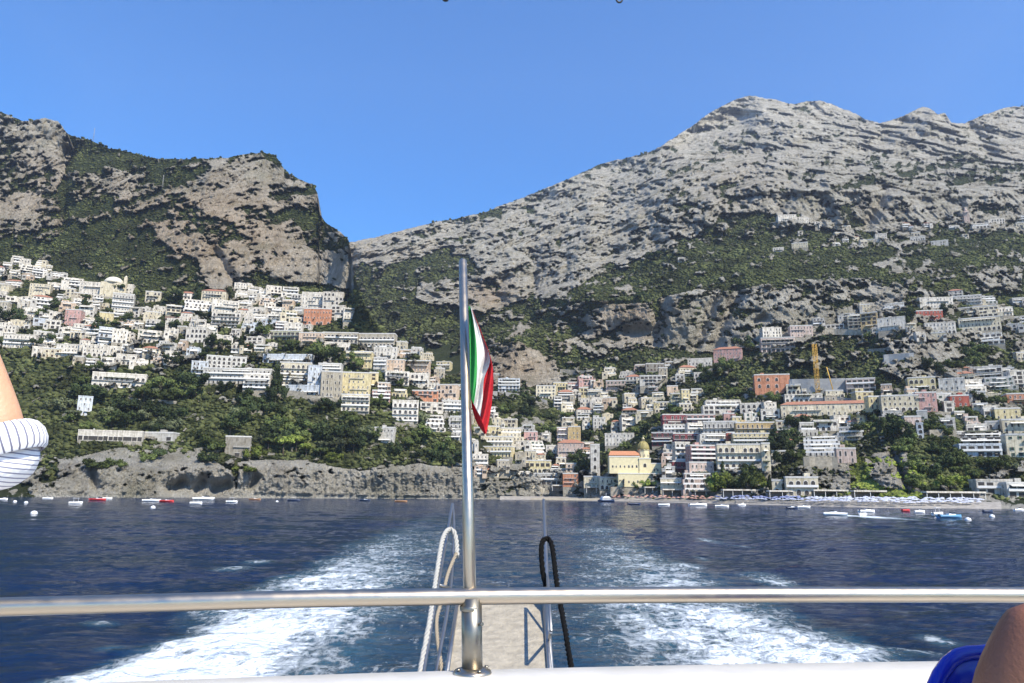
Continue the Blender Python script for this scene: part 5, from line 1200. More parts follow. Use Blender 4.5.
def join_as_stuff(roots, name, label):
    """the smallest houses beyond the 300 that show largest, as one mass"""
    V, Fc, mi, mats = [], [], [], []
    def walk(o, M):
        M = M @ (Matrix.LocRotScale(o.location, o.rotation_euler, o.scale))
        if o.type == 'MESH':
            b = len(V); V.extend([tuple(M @ v.co) for v in o.data.vertices])
            idx = []
            for m in o.data.materials:
                if m not in mats: mats.append(m)
                idx.append(mats.index(m))
            for p in o.data.polygons: Fc.append([b+i for i in p.vertices]); mi.append(idx[p.material_index] if idx else 0)
        for c in KIDS.get(o.name, ()): walk(c, M)
    KIDS = {}
    for o in COL.objects:
        if o.parent: KIDS.setdefault(o.parent.name, []).append(o)
    dead = []
    def gather(o):
        for c in KIDS.get(o.name, ()): gather(c)
        dead.append(o)
    for r_ in roots: walk(r_, Matrix()); gather(r_)
    for o in dead: bpy.data.objects.remove(o)
    me = bpy.data.meshes.new(name); me.from_pydata(V, [], Fc); me.update()
    for m in mats: me.materials.append(m)
    me.polygons.foreach_set('material_index', mi)
    o = link(name, me); tag(o, label, kind='stuff'); return o
named = sum(1 for o in COL.objects if o.parent is None and o.name.split('.')[0] == 'house')
over = named-298
if over > 0:
    HOUSES.sort(key=lambda h: -h['a']); cut = HOUSES[-over:]; HOUSES = HOUSES[:-over]
    join_as_stuff([h['o'] for h in cut], 'small_houses', 'mass of the smallest pale houses packed between the others on the hillsides')
autolabel(HOUSES)
for o in COL.objects:
    if o.parent is None and o.name.split('.')[0] == 'house': o['group'] = 'houses terraced up the hillsides'
# ------------------------------------------------------------------ vegetation
def leafmat(name, a, b_, sc=.6):
    m, nt, b = new_mat(name, .9); L = nt.links; b.inputs['Specular IOR Level'].default_value = .1
    geo = N(nt, 'ShaderNodeNewGeometry'); n = N(nt, 'ShaderNodeTexNoise', inp={'Scale': sc, 'Detail': 4}); L.new(geo.outputs['Position'], n.inputs[0])
    rp = N(nt, 'ShaderNodeValToRGB'); e = rp.color_ramp.elements; e[0].position = .35; e[1].position = .68; e[0].color = (*a, 1); e[1].color = (*b_, 1)
    L.new(n.outputs[0], rp.inputs[0])
    n2 = N(nt, 'ShaderNodeTexNoise', inp={'Scale': .03, 'Detail': 3}); L.new(geo.outputs['Position'], n2.inputs[0]); mr = N(nt, 'ShaderNodeMapRange', inp={'From Min': .35, 'From Max': .65, 'To Min': .45, 'To Max': 1.7}); L.new(n2.outputs[0], mr.inputs[0])
    mx = N(nt, 'ShaderNodeMix', data_type='RGBA', blend_type='MULTIPLY'); mx.inputs[0].default_value = 1; L.new(rp.outputs[0], mx.inputs[6]); L.new(mr.outputs[0], mx.inputs[7]); L.new(mx.outputs[2], b.inputs['Base Color'])
    return m
M_SCRUB = leafmat('scrub_leaves', (.030, .038, .014), (.088, .095, .036), .35)
M_LEAF = {'dark': leafmat('dark_leaves', (.018, .028, .011), (.05, .064, .024), .8), 'mid': leafmat('green_leaves', (.042, .058, .018), (.095, .115, .036), .8), 'bright': leafmat('bright_leaves', (.075, .105, .02), (.16, .18, .04), .8), 'olive': leafmat('olive_leaves', (.07, .085, .04), (.14, .15, .08), .8)}
M_BARK = flatmat('bark', (.12, .09, .065), .95, .3, 2)
def ico(sub):
    bm = bmesh.new(); bmesh.ops.create_icosphere(bm, subdivisions=sub, radius=1); V = np.array([v.co[:] for v in bm.verts]); Fc = np.array([[v.index for v in f.verts] for f in bm.faces]); bm.free(); return V, Fc
def scatter_scrub(name, label, n, x0, x1, y0, y1, size, sub, seed, thr=.56, maxY=1e9, minY=0, mat=None, S=None, flat=.75):
    g = np.random.RandomState(seed); px = g.uniform(x0, x1, n); py = g.uniform(y0, y1, n)
    Y, v, ok = depth_at(S, px, py)
    edge = (px < 560) if S is SA else np.ones(n, bool)
    keep = ok & edge & (v > thr+g.normal(0, .05, n)) & (Y < maxY) & (Y > minY)
    for (a, b, c, d) in TAKEN:
        keep &= ~((px > a-.3) & (px < b+.3) & (py > c+1) & (py < d+.7))
    px, py, Y = px[keep], py[keep], Y[keep]; P = at(px, py, Y); m = len(px)
    V0, F0 = ico(sub); k = Y/F
    s = k*g.uniform(size[0], size[1], m)*g.choice([1, 1, 1, 1.5], m); s = np.clip(s, 1.0, 13)
    nv = len(V0); R_ = 1+.33*g.normal(size=(m, nv)); R_ = np.clip(R_, .45, 1.7)
    V = V0[None]*R_[..., None]*s[:, None, None]*np.stack([g.uniform(.8, 1.35, m), g.uniform(.8, 1.2, m), g.uniform(flat*.7, flat*1.25, m)], -1)[:, None]
    V = V+P[:, None]+np.array([0, 0, 1])*(s*.22)[:, None, None]
    Fc = F0[None]+(np.arange(m)*nv)[:, None, None]
    me = tri_mesh(name, V.reshape(-1, 3), Fc.reshape(-1, 3), [mat or M_SCRUB]); o = link(name, me); tag(o, label, kind='stuff'); print(name, m); return o
scatter_scrub('mountain_scrub', 'dark scrub dotted over the upper grey mountain', 60000, 340, 1040, 95, 330, (.5, 1.0), 1, 1, .565, minY=0, S=SB)
scatter_scrub('right_hillside_scrub', 'green bushes covering the slopes around the right houses', 30000, 470, 1040, 300, 500, (.8, 2.0), 1, 2, .53, S=SB)
scatter_scrub('left_massif_scrub', 'dark scrub on the left crags and slope', 24000, -60, 380, 105, 310, (.6, 1.4), 1, 3, .56, S=SA)
scatter_scrub('left_hillside_scrub', 'bushes among the left houses and in the seaside woods', 22000, -60, 560, 290, 480, (.9, 2.6), 1, 4, .545, S=SA)
scatter_scrub('high_slope_woods', 'dark woods and bushes on the green slopes under the mountain crags', 26000, 340, 1040, 205, 345, (.9, 1.9), 1, 21, .60, S=SB)
# individual trees ---------------------------------------------------
def crown_mesh(kind, col, seed):
    g = np.random.RandomState(seed); cl = []
    if kind == 'round': cen = [(g.normal(0, .38), g.normal(0, .38), .62+g.normal(0, .2), g.uniform(.25, .42)) for _ in range(9)]
    if kind == 'pine': cen = [(math.cos(a)*r_, math.sin(a)*r_, .82+g.uniform(-.05, .09)-.09*r_, g.uniform(.18, .3)) for a, r_ in [(g.uniform(0, 6.28), g.uniform(0, .62)) for _ in range(14)]]
    if kind == 'cypress': cen = [(g.normal(0, .03), g.normal(0, .03), z, .17*(1.12-z)+.03) for z in np.linspace(.14, 1.0, 9)]
    if kind == 'bush': cen = [(g.normal(0, .5), g.normal(0, .35), .34+g.normal(0, .12), g.uniform(.26, .42)) for _ in range(10)]
    P, Q = [], []
    n = 70
    for x, y, z, r_ in cen:
        d = g.normal(size=(n, 3)); d /= np.linalg.norm(d, axis=1)[:, None]; rr = r_*g.uniform(.55, 1.08, n)**.6
        c = np.array([x, y, z])+d*rr[:, None]*np.array([1, 1, .55 if kind == 'pine' else .85 if kind != 'cypress' else 1.3])
        nrm = d+g.normal(0, .5, (n, 3)); nrm /= np.linalg.norm(nrm, axis=1)[:, None]; t = np.cross(nrm, g.normal(size=(n, 3))); t /= np.linalg.norm(t, axis=1)[:, None]; b = np.cross(nrm, t)
        L = g.uniform(.05, .10, n)[:, None]*(1 if kind != 'cypress' else .6)
        P.append(np.stack([c-t*L, c+b*L*.8, c+t*L, c-b*L*.8], 1))
    P = np.concatenate(P); V = P.reshape(-1, 3); V[:, 2] = np.maximum(V[:, 2], .02); Fc = np.arange(len(V)).reshape(-1, 4)
    # inner mass so that the crown is not see-through everywhere
    V0, F0 = ico(1); Vs, Fs = [V], []; b = len(V)
    me = bpy.data.meshes.new('crown'); vv = [tuple(v) for v in V]; ff = [tuple(int(i) for i in f) for f in Fc]
    for x, y, z, r_ in cen:
        b = len(vv); q = V0*(r_*.72*(1+.2*g.normal(size=(len(V0), 1))))*np.array([1, 1, .5 if kind == 'pine' else .8 if kind != 'cypress' else 1.2])+np.array([x, y, z]); vv += [tuple(p) for p in q]; ff += [tuple(int(i)+b for i in f) for f in F0]
    me.from_pydata(vv, [], ff); me.update(); me.materials.append(M_LEAF[col]); return me
def trunk_mesh(kind):
    mb = MB(); h = {'round': .55, 'pine': .8, 'cypress': .2, 'bush': .3}[kind]
    mb.tube([(0, 0, -.25), (.01, 0, h*.4), (-.015, .01, h)], [.05, .035, .022], 7)
    if kind != 'cypress':
        for k in range(4): a = k*1.7+.4; mb.tube([(0, 0, h*.6), (math.cos(a)*.18, math.sin(a)*.18, h*.95)], [.024, .012], 5)
    return mb.mesh('trunk', M_BARK)
TR = {k: trunk_mesh(k) for k in ('round', 'pine', 'cypress', 'bush')}
CR = {(k, c): [crown_mesh(k, c, 5*i+hash_) for i in range(3)] for hash_, (k, c) in enumerate([('round', 'dark'), ('round', 'mid'), ('round', 'bright'), ('round', 'olive'), ('pine', 'dark'), ('pine', 'mid'), ('pine', 'bright'), ('pine', 'olive'), ('cypress', 'dark'), ('bush', 'mid'), ('bush', 'dark'), ('bush', 'bright'), ('bush', 'olive')])}
TREES = []
NAMES = {'round': ('tree', 'tree', 'round-crowned tree'), 'pine': ('umbrella_pine', 'tree', 'flat-topped umbrella pine'), 'cypress': ('cypress_tree', 'tree', 'narrow cypress'), 'bush': ('bush', 'bush', 'spreading bush')}
CN = {'dark': 'dark green', 'mid': 'green', 'bright': 'bright green', 'olive': 'olive green'}
tr_ = random.Random(5)
def tree(px, py, hp, kind='round', col='dark', label=None, wide=1.0):
    """px, py: foot of the tree; hp: height in picture pixels at its distance"""
    Y, v, ok = ground([px], [py])
    if not ok[0]: return
    Y = float(Y[0]); p = pt(px, py, Y); h = hp*Y/F; nm, cat, ds = NAMES[kind]
    root = bpy.data.objects.new(nm, None); COL.objects.link(root); root.location = p; root.rotation_euler = (0, 0, tr_.uniform(0, 6.28)); root.scale = (h*wide, h*wide, h)
    link('trunk', TR[kind], root); link('crown', tr_.choice(CR[(kind, col)]), root)
    root['category'] = cat; root['group'] = {'tree': 'trees on the hillsides', 'umbrella_pine': 'umbrella pines among the houses', 'cypress_tree': 'cypresses among the houses', 'bush': 'bushes on the seaside slope'}[nm]
    if label: root['label'] = label
    else:
        sz = 'large ' if hp > 13 else 'small ' if hp < 7 else ''
        TREES.append(dict(o=root, px=px, py=py-hp/2, d=[f'{sz}{CN[col]} {ds}', f'{CN[col]} {ds}', f'{CN[col]} {ds.split()[-1]}']))
for a in [(117,298,15,'pine','dark',None,.75),(85,303,9,'pine','dark',None,.8),(86,310,10,'round','dark'),(127,325,11,'round','dark',None,.7),(95,336,15,'round','dark',None,.6),(103,326,6,'round','dark'),(3,322,13,'round','dark'),(17,323,11,'round','dark'),(45,318,9,'round','mid'),
 (52,345,9,'round','dark'),(38,347,8,'round','dark'),(183,320,7,'round','dark'),(197,317,6,'pine','dark'),(206,321,8,'round','dark'),(160,332,9,'round','dark',None,.9),(176,331,9,'round','dark'),(170,305,12,'round','dark'),(180,302,10,'cypress','dark'),(196,300,17,'cypress','dark'),(199,301,14,'cypress','dark'),(203,295,12,'cypress','dark'),
 (213,348,12,'round','dark',None,.8),(222,347,8,'round','mid'),(243,352,10,'round','dark'),(262,338,12,'round','mid'),(268,330,9,'round','dark'),(290,348,8,'round','mid'),(313,361,14,'round','mid',None,.9),(322,362,16,'round','mid',None,.85),(333,362,13,'round','dark',None,.9),(357,371,14,'round','mid',None,.75),
 (274,392,22,'round','dark',None,.5),(275,402,18,'round','dark',None,.6),(331,412,11,'round','dark',None,1.0),(322,412,9,'round','dark'),(341,365,8,'round','dark'),(385,407,8,'bush','dark'),(376,407,9,'round','mid'),(398,385,7,'bush','mid'),(422,422,11,'round','olive',None,.7),(424,440,12,'round','mid'),(446,455,13,'round','mid',None,.95),(452,468,14,'round','dark',None,.8),(439,462,10,'round','dark'),
 (100,372,9,'round','mid'),(180,383,13,'round','dark',None,.7),(174,364,10,'round','dark'),(241,375,8,'round','mid'),
 (206,452,14,'pine','mid',None,.9),(214,455,14,'round','mid'),(204,462,12,'bush','dark'),(150,460,9,'bush','mid',None,1.1),(97,468,11,'bush','mid',None,1.5),(118,466,9,'bush','mid',None,1.2),(157,456,10,'bush','dark'),
 (283,455,18,'pine','bright',None,.8),(296,452,17,'pine','bright',None,.8),(268,450,12,'pine','mid'),(306,458,14,'pine','bright',None,.9),(320,460,12,'pine','mid'),(330,462,10,'round','bright'),(253,458,11,'round','bright'),(249,472,9,'bush','bright'),(262,440,11,'round','dark'),(247,420,16,'round','dark'),(235,430,14,'round','dark'),(282,432,14,'round','mid'),(300,430,13,'round','dark'),(345,440,13,'round','dark',None,.8),(360,452,13,'round','dark'),(368,440,10,'round','mid'),(352,425,10,'round','mid'),(395,455,10,'round','dark'),(408,448,10,'round','mid'),(418,458,9,'bush','dark'),(336,455,10,'round','mid'),
 (600,470,14,'round','dark',None,.7),(585,475,17,'round','dark',None,.7),(579,470,12,'round','dark'),(551,461,8,'round','dark'),(588,440,8,'round','dark'),(627,450,7,'round','mid'),(580,462,10,'round','mid'),
 (624,488,11,'round','bright',None,1.0),(649,488,9,'round','bright',None,1.0),(636,490,6,'round','mid'),(669,490,8,'round','bright',None,.9),(663,490,6,'bush','mid'),
 (723,492,17,'round','bright',None,.75),(716,491,14,'round','mid'),(729,490,12,'round','mid'),(750,492,17,'round','mid',None,.7),(760,492,14,'round','bright',None,.9),(755,482,12,'round','mid'),(723,475,13,'cypress','dark'),(739,486,12,'bush','olive'),(770,490,14,'cypress','dark'),(785,492,14,'cypress','dark'),(746,475,9,'round','dark'),
 (774,450,20,'cypress','dark',None,1.6),(781,458,16,'round','dark'),(788,450,16,'round','dark'),(793,462,11,'round','mid'),(778,466,12,'round','dark'),(797,440,9,'round','dark'),(790,433,14,'round','dark',None,.9),(799,432,14,'round','dark',None,.9),(806,432,11,'round','dark'),(785,444,11,'round','mid'),
 (822,334,7,'round','dark'),(898,330,6,'round','dark'),(912,322,13,'round','dark',None,.8),(905,324,9,'round','mid'),(946,313,8,'round','dark'),(830,345,9,'round','dark'),(868,340,7,'round','mid'),(751,352,9,'round','mid'),(746,350,12,'round','dark'),(700,374,8,'round','mid'),(728,372,12,'round','mid'),
 (884,411,9,'round','dark',None,.9),(935,411,9,'round','dark'),(912,408,5,'bush','dark'),(872,422,10,'round','dark'),(885,431,14,'round','dark',None,.9),(897,436,15,'round','dark',None,.9),(906,440,13,'round','dark'),(862,436,11,'round','dark'),(931,432,12,'round','mid',None,.9),(948,438,10,'round','mid'),(952,446,9,'round','mid'),
 (960,470,14,'round','mid',None,.9),(955,462,13,'round','mid'),(948,490,13,'round','bright',None,.9),(962,486,11,'round','bright'),(975,480,11,'round','mid'),(935,480,13,'round','dark'),(945,470,12,'round','dark'),(926,492,10,'bush','dark'),(1002,470,10,'round','mid'),(990,466,10,'bush','mid'),(1012,472,10,'round','olive'),
 (800,380,8,'round','dark'),(775,372,9,'round','dark'),(905,372,6,'bush','mid'),(941,376,9,'round','dark'),(1000,402,8,'bush','mid'),(985,403,8,'bush','mid'),(975,402,9,'round','mid'),(640,300,8,'round','dark'),(651,262,9,'round','dark',None,1.2)]:
    tree(*a)
gz = random.Random(12)
for poly, n, hs, kinds, cs in [
  ([(0,300),(230,320),(460,385),(470,440),(330,370),(200,362),(0,352)], 52, (5, 9), ['round']*4+['pine', 'cypress'], ['dark', 'dark', 'mid']),
  ([(48,400),(100,375),(200,385),(330,415),(440,445),(460,462),(300,455),(200,440),(90,440)], 62, (7, 17), ['round']*4+['bush', 'pine'], ['dark', 'dark', 'dark', 'mid', 'olive']),
  ([(500,400),(700,370),(780,400),(780,470),(600,440),(520,440)], 42, (5, 10), ['round']*3+['cypress', 'bush'], ['dark', 'mid']),
  ([(800,400),(1020,340),(1020,480),(910,490),(900,440),(840,440)], 26, (6, 11), ['round']*3+['bush'], ['dark', 'mid', 'mid'])]:
    xs_ = [p[0] for p in poly]; ys_ = [p[1] for p in poly]; k = 0; tries = 0
    while k < n and tries < 900:
        tries += 1
        x = gz.uniform(min(xs_), max(xs_)); y = gz.uniform(min(ys_), max(ys_)); h = gz.uniform(*hs)
        if not bool(inpoly(poly, np.array(x), np.array(y))) or not free(x-3.5, x+3.5, y-h, y, .12): continue
        tree(x, y, h, gz.choice(kinds), 'x' and gz.choice(cs) if 0 else None or 'dark') if False else None
        kd = gz.choice(kinds); c = gz.choice(cs)
        if (kd, c) not in CR: c = 'dark'
        tree(x, y, h, kd, c); k += 1
autolabel(TREES)
# the ivy-green bank under the right cliff
scatter_scrub('green_bank', 'bright green creepers on the bank under the cliff with the dark cleft', 5000, 846, 925, 458, 498, (.9, 1.8), 1, 9, .5, mat=M_LEAF['bright'], S=SB)
# ------------------------------------------------------------------ terrace walls, road, crane, beach
def ribbon_wall(pts_, hpx, name, label, cat, mat=STONE, top=False, thick=.8, lift=0, group=None):
    P0 = []
    for i in range(len(pts_)-1):
        for t in np.linspace(0, 1, 7)[:-1]: P0.append((pts_[i][0]*(1-t)+pts_[i+1][0]*t, pts_[i][1]*(1-t)+pts_[i+1][1]*t))
    P0.append(pts_[-1]); Y = ground([p[0] for p in P0], [p[1] for p in P0])[0]; Y = np.convolve(np.pad(Y, 3, 'edge'), np.ones(7)/7, 'valid'); mb = MB(); B = [pt(p[0], p[1], y) for p, y in zip(P0, Y)]
    n = len(B); vb = []
    for i, p in enumerate(B):
        h = hpx*Y[i]/F; mb.v += [(p.x, p.y-.3, p.z-4), (p.x, p.y-.3, p.z+h), (p.x, p.y+thick+(4 if top else 0), p.z+h), (p.x, p.y+thick, p.z-4)]
    for i in range(n-1):
        for k in range(4): a, b = i*4+k, i*4+(k+1) % 4; mb.f.append([a, b, b+4, a+4]); mb.m.append(0); mb.sm.append(False)
    mb.f += [[3, 2, 1, 0], [n*4-4, n*4-3, n*4-2, n*4-1]]; mb.m += [0, 0]; mb.sm += [False]*2
    o = mb.build(name, mat); tag(o, label, cat, group); return o
CONC = flatmat('grey_concrete', (.33, .33, .32), .9, .2, .4); ROADM = flatmat('road_parapet', (.26, .25, .24), .9, .2, .4)
ribbon_wall([(790,394),(818,393.5),(846,393)], 15, 'retaining_wall', 'tall grey concrete retaining wall behind the yellow crane', 'wall', CONC)
ribbon_wall([(884,361),(914,359)], 6.5, 'retaining_wall', 'short grey concrete wall on the slope right of the crane', 'wall', CONC)
ribbon_wall([(484,394),(500,394.5),(520,397),(537,400.5),(547,403.5)], 3.2, 'road_viaduct', 'dark curved road viaduct crossing below the domed rock', 'viaduct', ROADM, True)
ribbon_wall([(700,474),(735,474),(770,475)], 3.0, 'terrace_wall', 'white garden wall under the cream arcaded palace', 'wall', wallmat('cream'))
ribbon_wall([(804,468),(838,468)], 11, 'bastion_wall', 'weathered stone bastion under the white stepped hotel', 'wall', STONE)
ribbon_wall([(306,402),(322,403),(342,407)], 7, 'terrace_wall', 'stone retaining wall below the narrow bluish house', 'wall', STONE)
ribbon_wall([(276,397),(306,400)], 8, 'terrace_wall', 'stone retaining wall under the arched cream hotel', 'wall', STONE)
ribbon_wall([(250,414),(262,416)], 5, 'terrace_wall', 'short pale stone terrace wall in the seaside woods', 'wall', STONE)
ribbon_wall([(930,438),(956,437)], 8, 'terrace_wall', 'stone wall under the small white rock house', 'wall', STONE)
ribbon_wall([(165,320),(205,322)], 4, 'terrace_wall', 'reddish stone terrace wall mid left among white houses', 'wall', flatmat('red_masonry', (.34, .22, .17), .95, .3, .6))
ribbon_wall([(790,400),(868,400)], 2.2, 'road_parapet', 'dark road parapet running above the brown-roofed hotel', 'wall', ROADM, True)
ribbon_wall([(745,396),(800,398)], 2.2, 'road_parapet', 'grey road parapet at the foot of the orange-red building', 'wall', ROADM, True)
ribbon_wall([(500,472),(530,484),(545,490)], 1.6, 'stair_ramp', 'pale stair ramp descending the rocks to the beach', 'stairs', wallmat('beige'), True)
ribbon_wall([(820,330),(905,332)], 1.3, 'road_parapet', 'thin pale road line under the high-road villas', 'wall', wallmat('beige'), True)
for i, (a, b, c) in enumerate([((108,397),(140,402),'left of centre in the dark woods'),((160,392),(190,393),'under the tree slope left of the long pale hotel'),((150,402),(176,404),'lowest in the left woods'),((395,425),(418,428),'beneath the triple-arched white block'),((560,372),(590,374),'at the foot of the green ravine'),((868,352),(900,350),'on the slope above the golden arched villa')]):
    ribbon_wall([a, b], 3, 'terrace_wall', 'low dry stone terrace wall '+c, 'wall', STONE, group='dry stone terrace walls')
def crane():
    Y = float(ground([818], [394])[0][0])-6; p = pt(818, 394, Y); k = Y/F; H = (pt(818, 344, Y)-p).z; YM = flatmat('crane_yellow', (.62, .36, .05), .6, .1, 1)
    root = bpy.data.objects.new('crane', None); COL.objects.link(root); root.location = p; tag(root, 'tall yellow lattice tower crane standing before the concrete wall', 'crane')
    m = MB(); w_ = 1.15
    for sx in (-w_, w_):
        for sy in (-w_, w_): m.tube([(sx, sy, -3), (sx, sy, H)], .16, 5)
    n = int(H/2.3)
    for i in range(n):
        z0, z1 = i*H/n, (i+1)*H/n; s_ = 1 if i % 2 else -1
        for sy in (-w_, w_): m.tube([(-w_*s_, sy, z0), (w_*s_, sy, z1)], .09, 4); m.tube([(sy, -w_*s_, z0), (sy, w_*s_, z1)], .09, 4)
    m.build('mast', YM, root); b = MB(); e = (pt(833, 390, Y)-p); f_ = (pt(826.5, 367, Y)-p)
    b.tube([e, f_], .35, 6); b.build('jib', YM, root); MB().quadbox(-1.6, 1.6, -1.6, 1.6, -3, .6).build('base', CONC, root)
crane()
# beach and quay
def strip(pts_top, pts_bot, name, mat, z0=.5, z1=2.2, label=None):
    V = []; Fc = []; n = len(pts_bot); m_ = 8
    for i in range(n):
        a = pt(*pts_bot[i], float(water_Y(np.array(pts_bot[i][0]), np.array(pts_bot[i][1])))); a.y -= 1
        for j in range(m_+1):
            t = j/m_; d = pts_top[i]*t; q = a.copy(); q.x += a.x/a.y*d; q.y += d; q.z = -.4+(z1+.4)*min(1, t*1.15)**.8; V.append(tuple(q))
    for i in range(n-1):
        for j in range(m_): a = i*(m_+1)+j; Fc.append((a, a+m_+1, a+m_+2, a+1))
    me = bpy.data.meshes.new(name); me.from_pydata(V, [], Fc); me.update(); me.materials.append(mat); me.polygons.foreach_set('use_smooth', [True]*len(Fc)); o = link(name, me); tag(o, kind='structure')
SAND = flatmat('grey_beach_pebbles', (.30, .275, .24), .95, .3, .6, detail=9)
def sb(px): return float(shore_py(px))
strip([8, 16, 26, 30, 30, 32], [(x, sb(x)+.2) for x in (500, 545, 590, 640, 700, 735)], 'beach', SAND)
strip([32, 34, 34, 30, 26, 20, 12], [(x, sb(x)+.25) for x in (735, 780, 820, 860, 910, 960, 1000)], 'pebble_beach', SAND, z1=2.6)
strip([9, 9, 8], [(x, sb(x)+.15) for x in (505, 525, 600)], 'quay', wallmat('beige'), z1=1.3)
# beach umbrellas: each one a thing
def umb_mesh(m): return MB().lathe([(1.35, 0), (1.3, .05), (.75, .34), (.05, .56)], (0, 0, 1.9), 8, smooth=False).mesh('canopy', m)
UM = {'white': umb_mesh(flatmat('canvas_white', (.52, .54, .62), .9, .25)), 'blue': umb_mesh(flatmat('canvas_blue', (.19, .22, .38), .9, .1)), 'orange': umb_mesh(flatmat('canvas_coral', (.48, .27, .21), .9, .1)), 'pale blue': umb_mesh(flatmat('canvas_pale_blue', (.36, .39, .50), .9, .1))}
POLE = MB().tube([(0, 0, 0), (0, 0, 2.3)], .05, 6).mesh('pole', M_TRIM)
LOUN = MB().quadbox(-.35, .35, -1.9, .1, .25, .38).quadbox(-.33, .33, .1, .6, .38, .75)
LOUNM = LOUN.mesh('seat', flatmat('lounger_fabric', (.55, .56, .62), .9)); 
def umbrella(p, c, label, group):
    root = bpy.data.objects.new('beach_umbrella', None); COL.objects.link(root); root.location = p; s_ = ur.uniform(.78, 1.12); root.scale = (s_, s_, ur.uniform(.85, 1.1)); link('pole', POLE, root); link('canopy', UM[c], root); tag(root, label, 'umbrella', group)
ur = random.Random(4)
def rows(x0, x1, nx, offs, pick, group):
    for r_, off in enumerate(offs):
        for i in range(nx):
            if ur.random() < .16: continue
            px = x0+(x1-x0)*(i+.5+(.3 if r_ % 2 else 0)+ur.uniform(-.15, .15))/nx; y0 = float(water_Y(np.array(px), np.array(sb(px)+.2)))
            q = pt(px, sb(px), y0); d = off+ur.uniform(-.5, .5); X = q.x*(1+d/q.y); c, lb = pick(px, r_)
            umbrella((X, q.y+d, -.4+3.0*min(1, d/30*1.15)**.8), c, lb.replace('ROW', ['front', 'second', 'third', 'back'][r_]+' row'), group)
rows(806, 985, 44, (5.5, 10, 14.5, 19), lambda px, r_: ('white', 'white umbrella in the ROW on the right-hand beach') if px > 845 or r_ > 1 else ('pale blue', 'pale blue umbrella in the ROW before the bastion and green bank'), 'umbrellas on the right beach')
rows(716, 804, 24, (7, 13, 19), lambda px, r_: ('blue', 'blue umbrella in the ROW before the cream seaside villa') if r_ else ('pale blue', 'pale blue umbrella in the front row before the seaside villa'), 'umbrellas before the seaside villa')
rows(612, 712, 22, (8, 15), lambda px, r_: ('orange', 'coral umbrella in the ROW on the beach below the yellow church'), 'umbrellas below the church')
# beach bathing huts and awnings at the back of the beach
for i, (x0, x1, y1, c, lb) in enumerate([(616,642,492,'white','long white beach canopy below the yellow church'),(644,660,492,'pale grey','grey beach canopy right of the church trees'),(662,690,494.5,'white','white beach canopy beside the cream seafront house'),(694,716,496,'beige','beige beach shelter before the stepped seafront hotel'),(722,760,495.5,'white','white strip canopy under the bright green trees'),(768,806,497,'white','white canopy at the foot of the seaside villa'),(812,846,496.5,'white','long white shelter right of the seaside villa'),(852,884,497.5,'white','white shelter under the bright green bank'),(924,982,499,'white','long white flat-roofed beach bar at the right'),(552,572,489.5,'white','small white kiosk roof at the beach end'),(586,606,491.5,'pale grey','grey beach awning left of the ferry')]):
    Yb = float(ground([(x0+x1)/2], [y1])[0][0]); p = pt((x0+x1)/2, y1, Yb); k = Yb/F; W_ = (x1-x0)*k
    root = bpy.data.objects.new('beach_canopy', None); COL.objects.link(root); root.location = p; tag(root, lb, 'canopy', 'canopies along the back of the beach')
    MB().quadbox(-W_/2, W_/2, -3, 1.5, 2.5, 3.25).build('roof', wallmat(c), root)
    for j in range(max(2, int(W_/5))+1): MB().quadbox(-.1, .1, -.1, .1, -1, 2.497).build('post', M_TRIM, root, loc=(-W_/2+.3+(W_-.6)*j/max(2, int(W_/5)), -2.6, 0))
    MB().quadbox(-W_/2+.5, W_/2-.5, 1.0, 1.4, -1, 2.497).build('back_wall', flatmat('shade_wall', (.16, .14, .12)) if i == 0 else bpy.data.materials['shade_wall'], root)
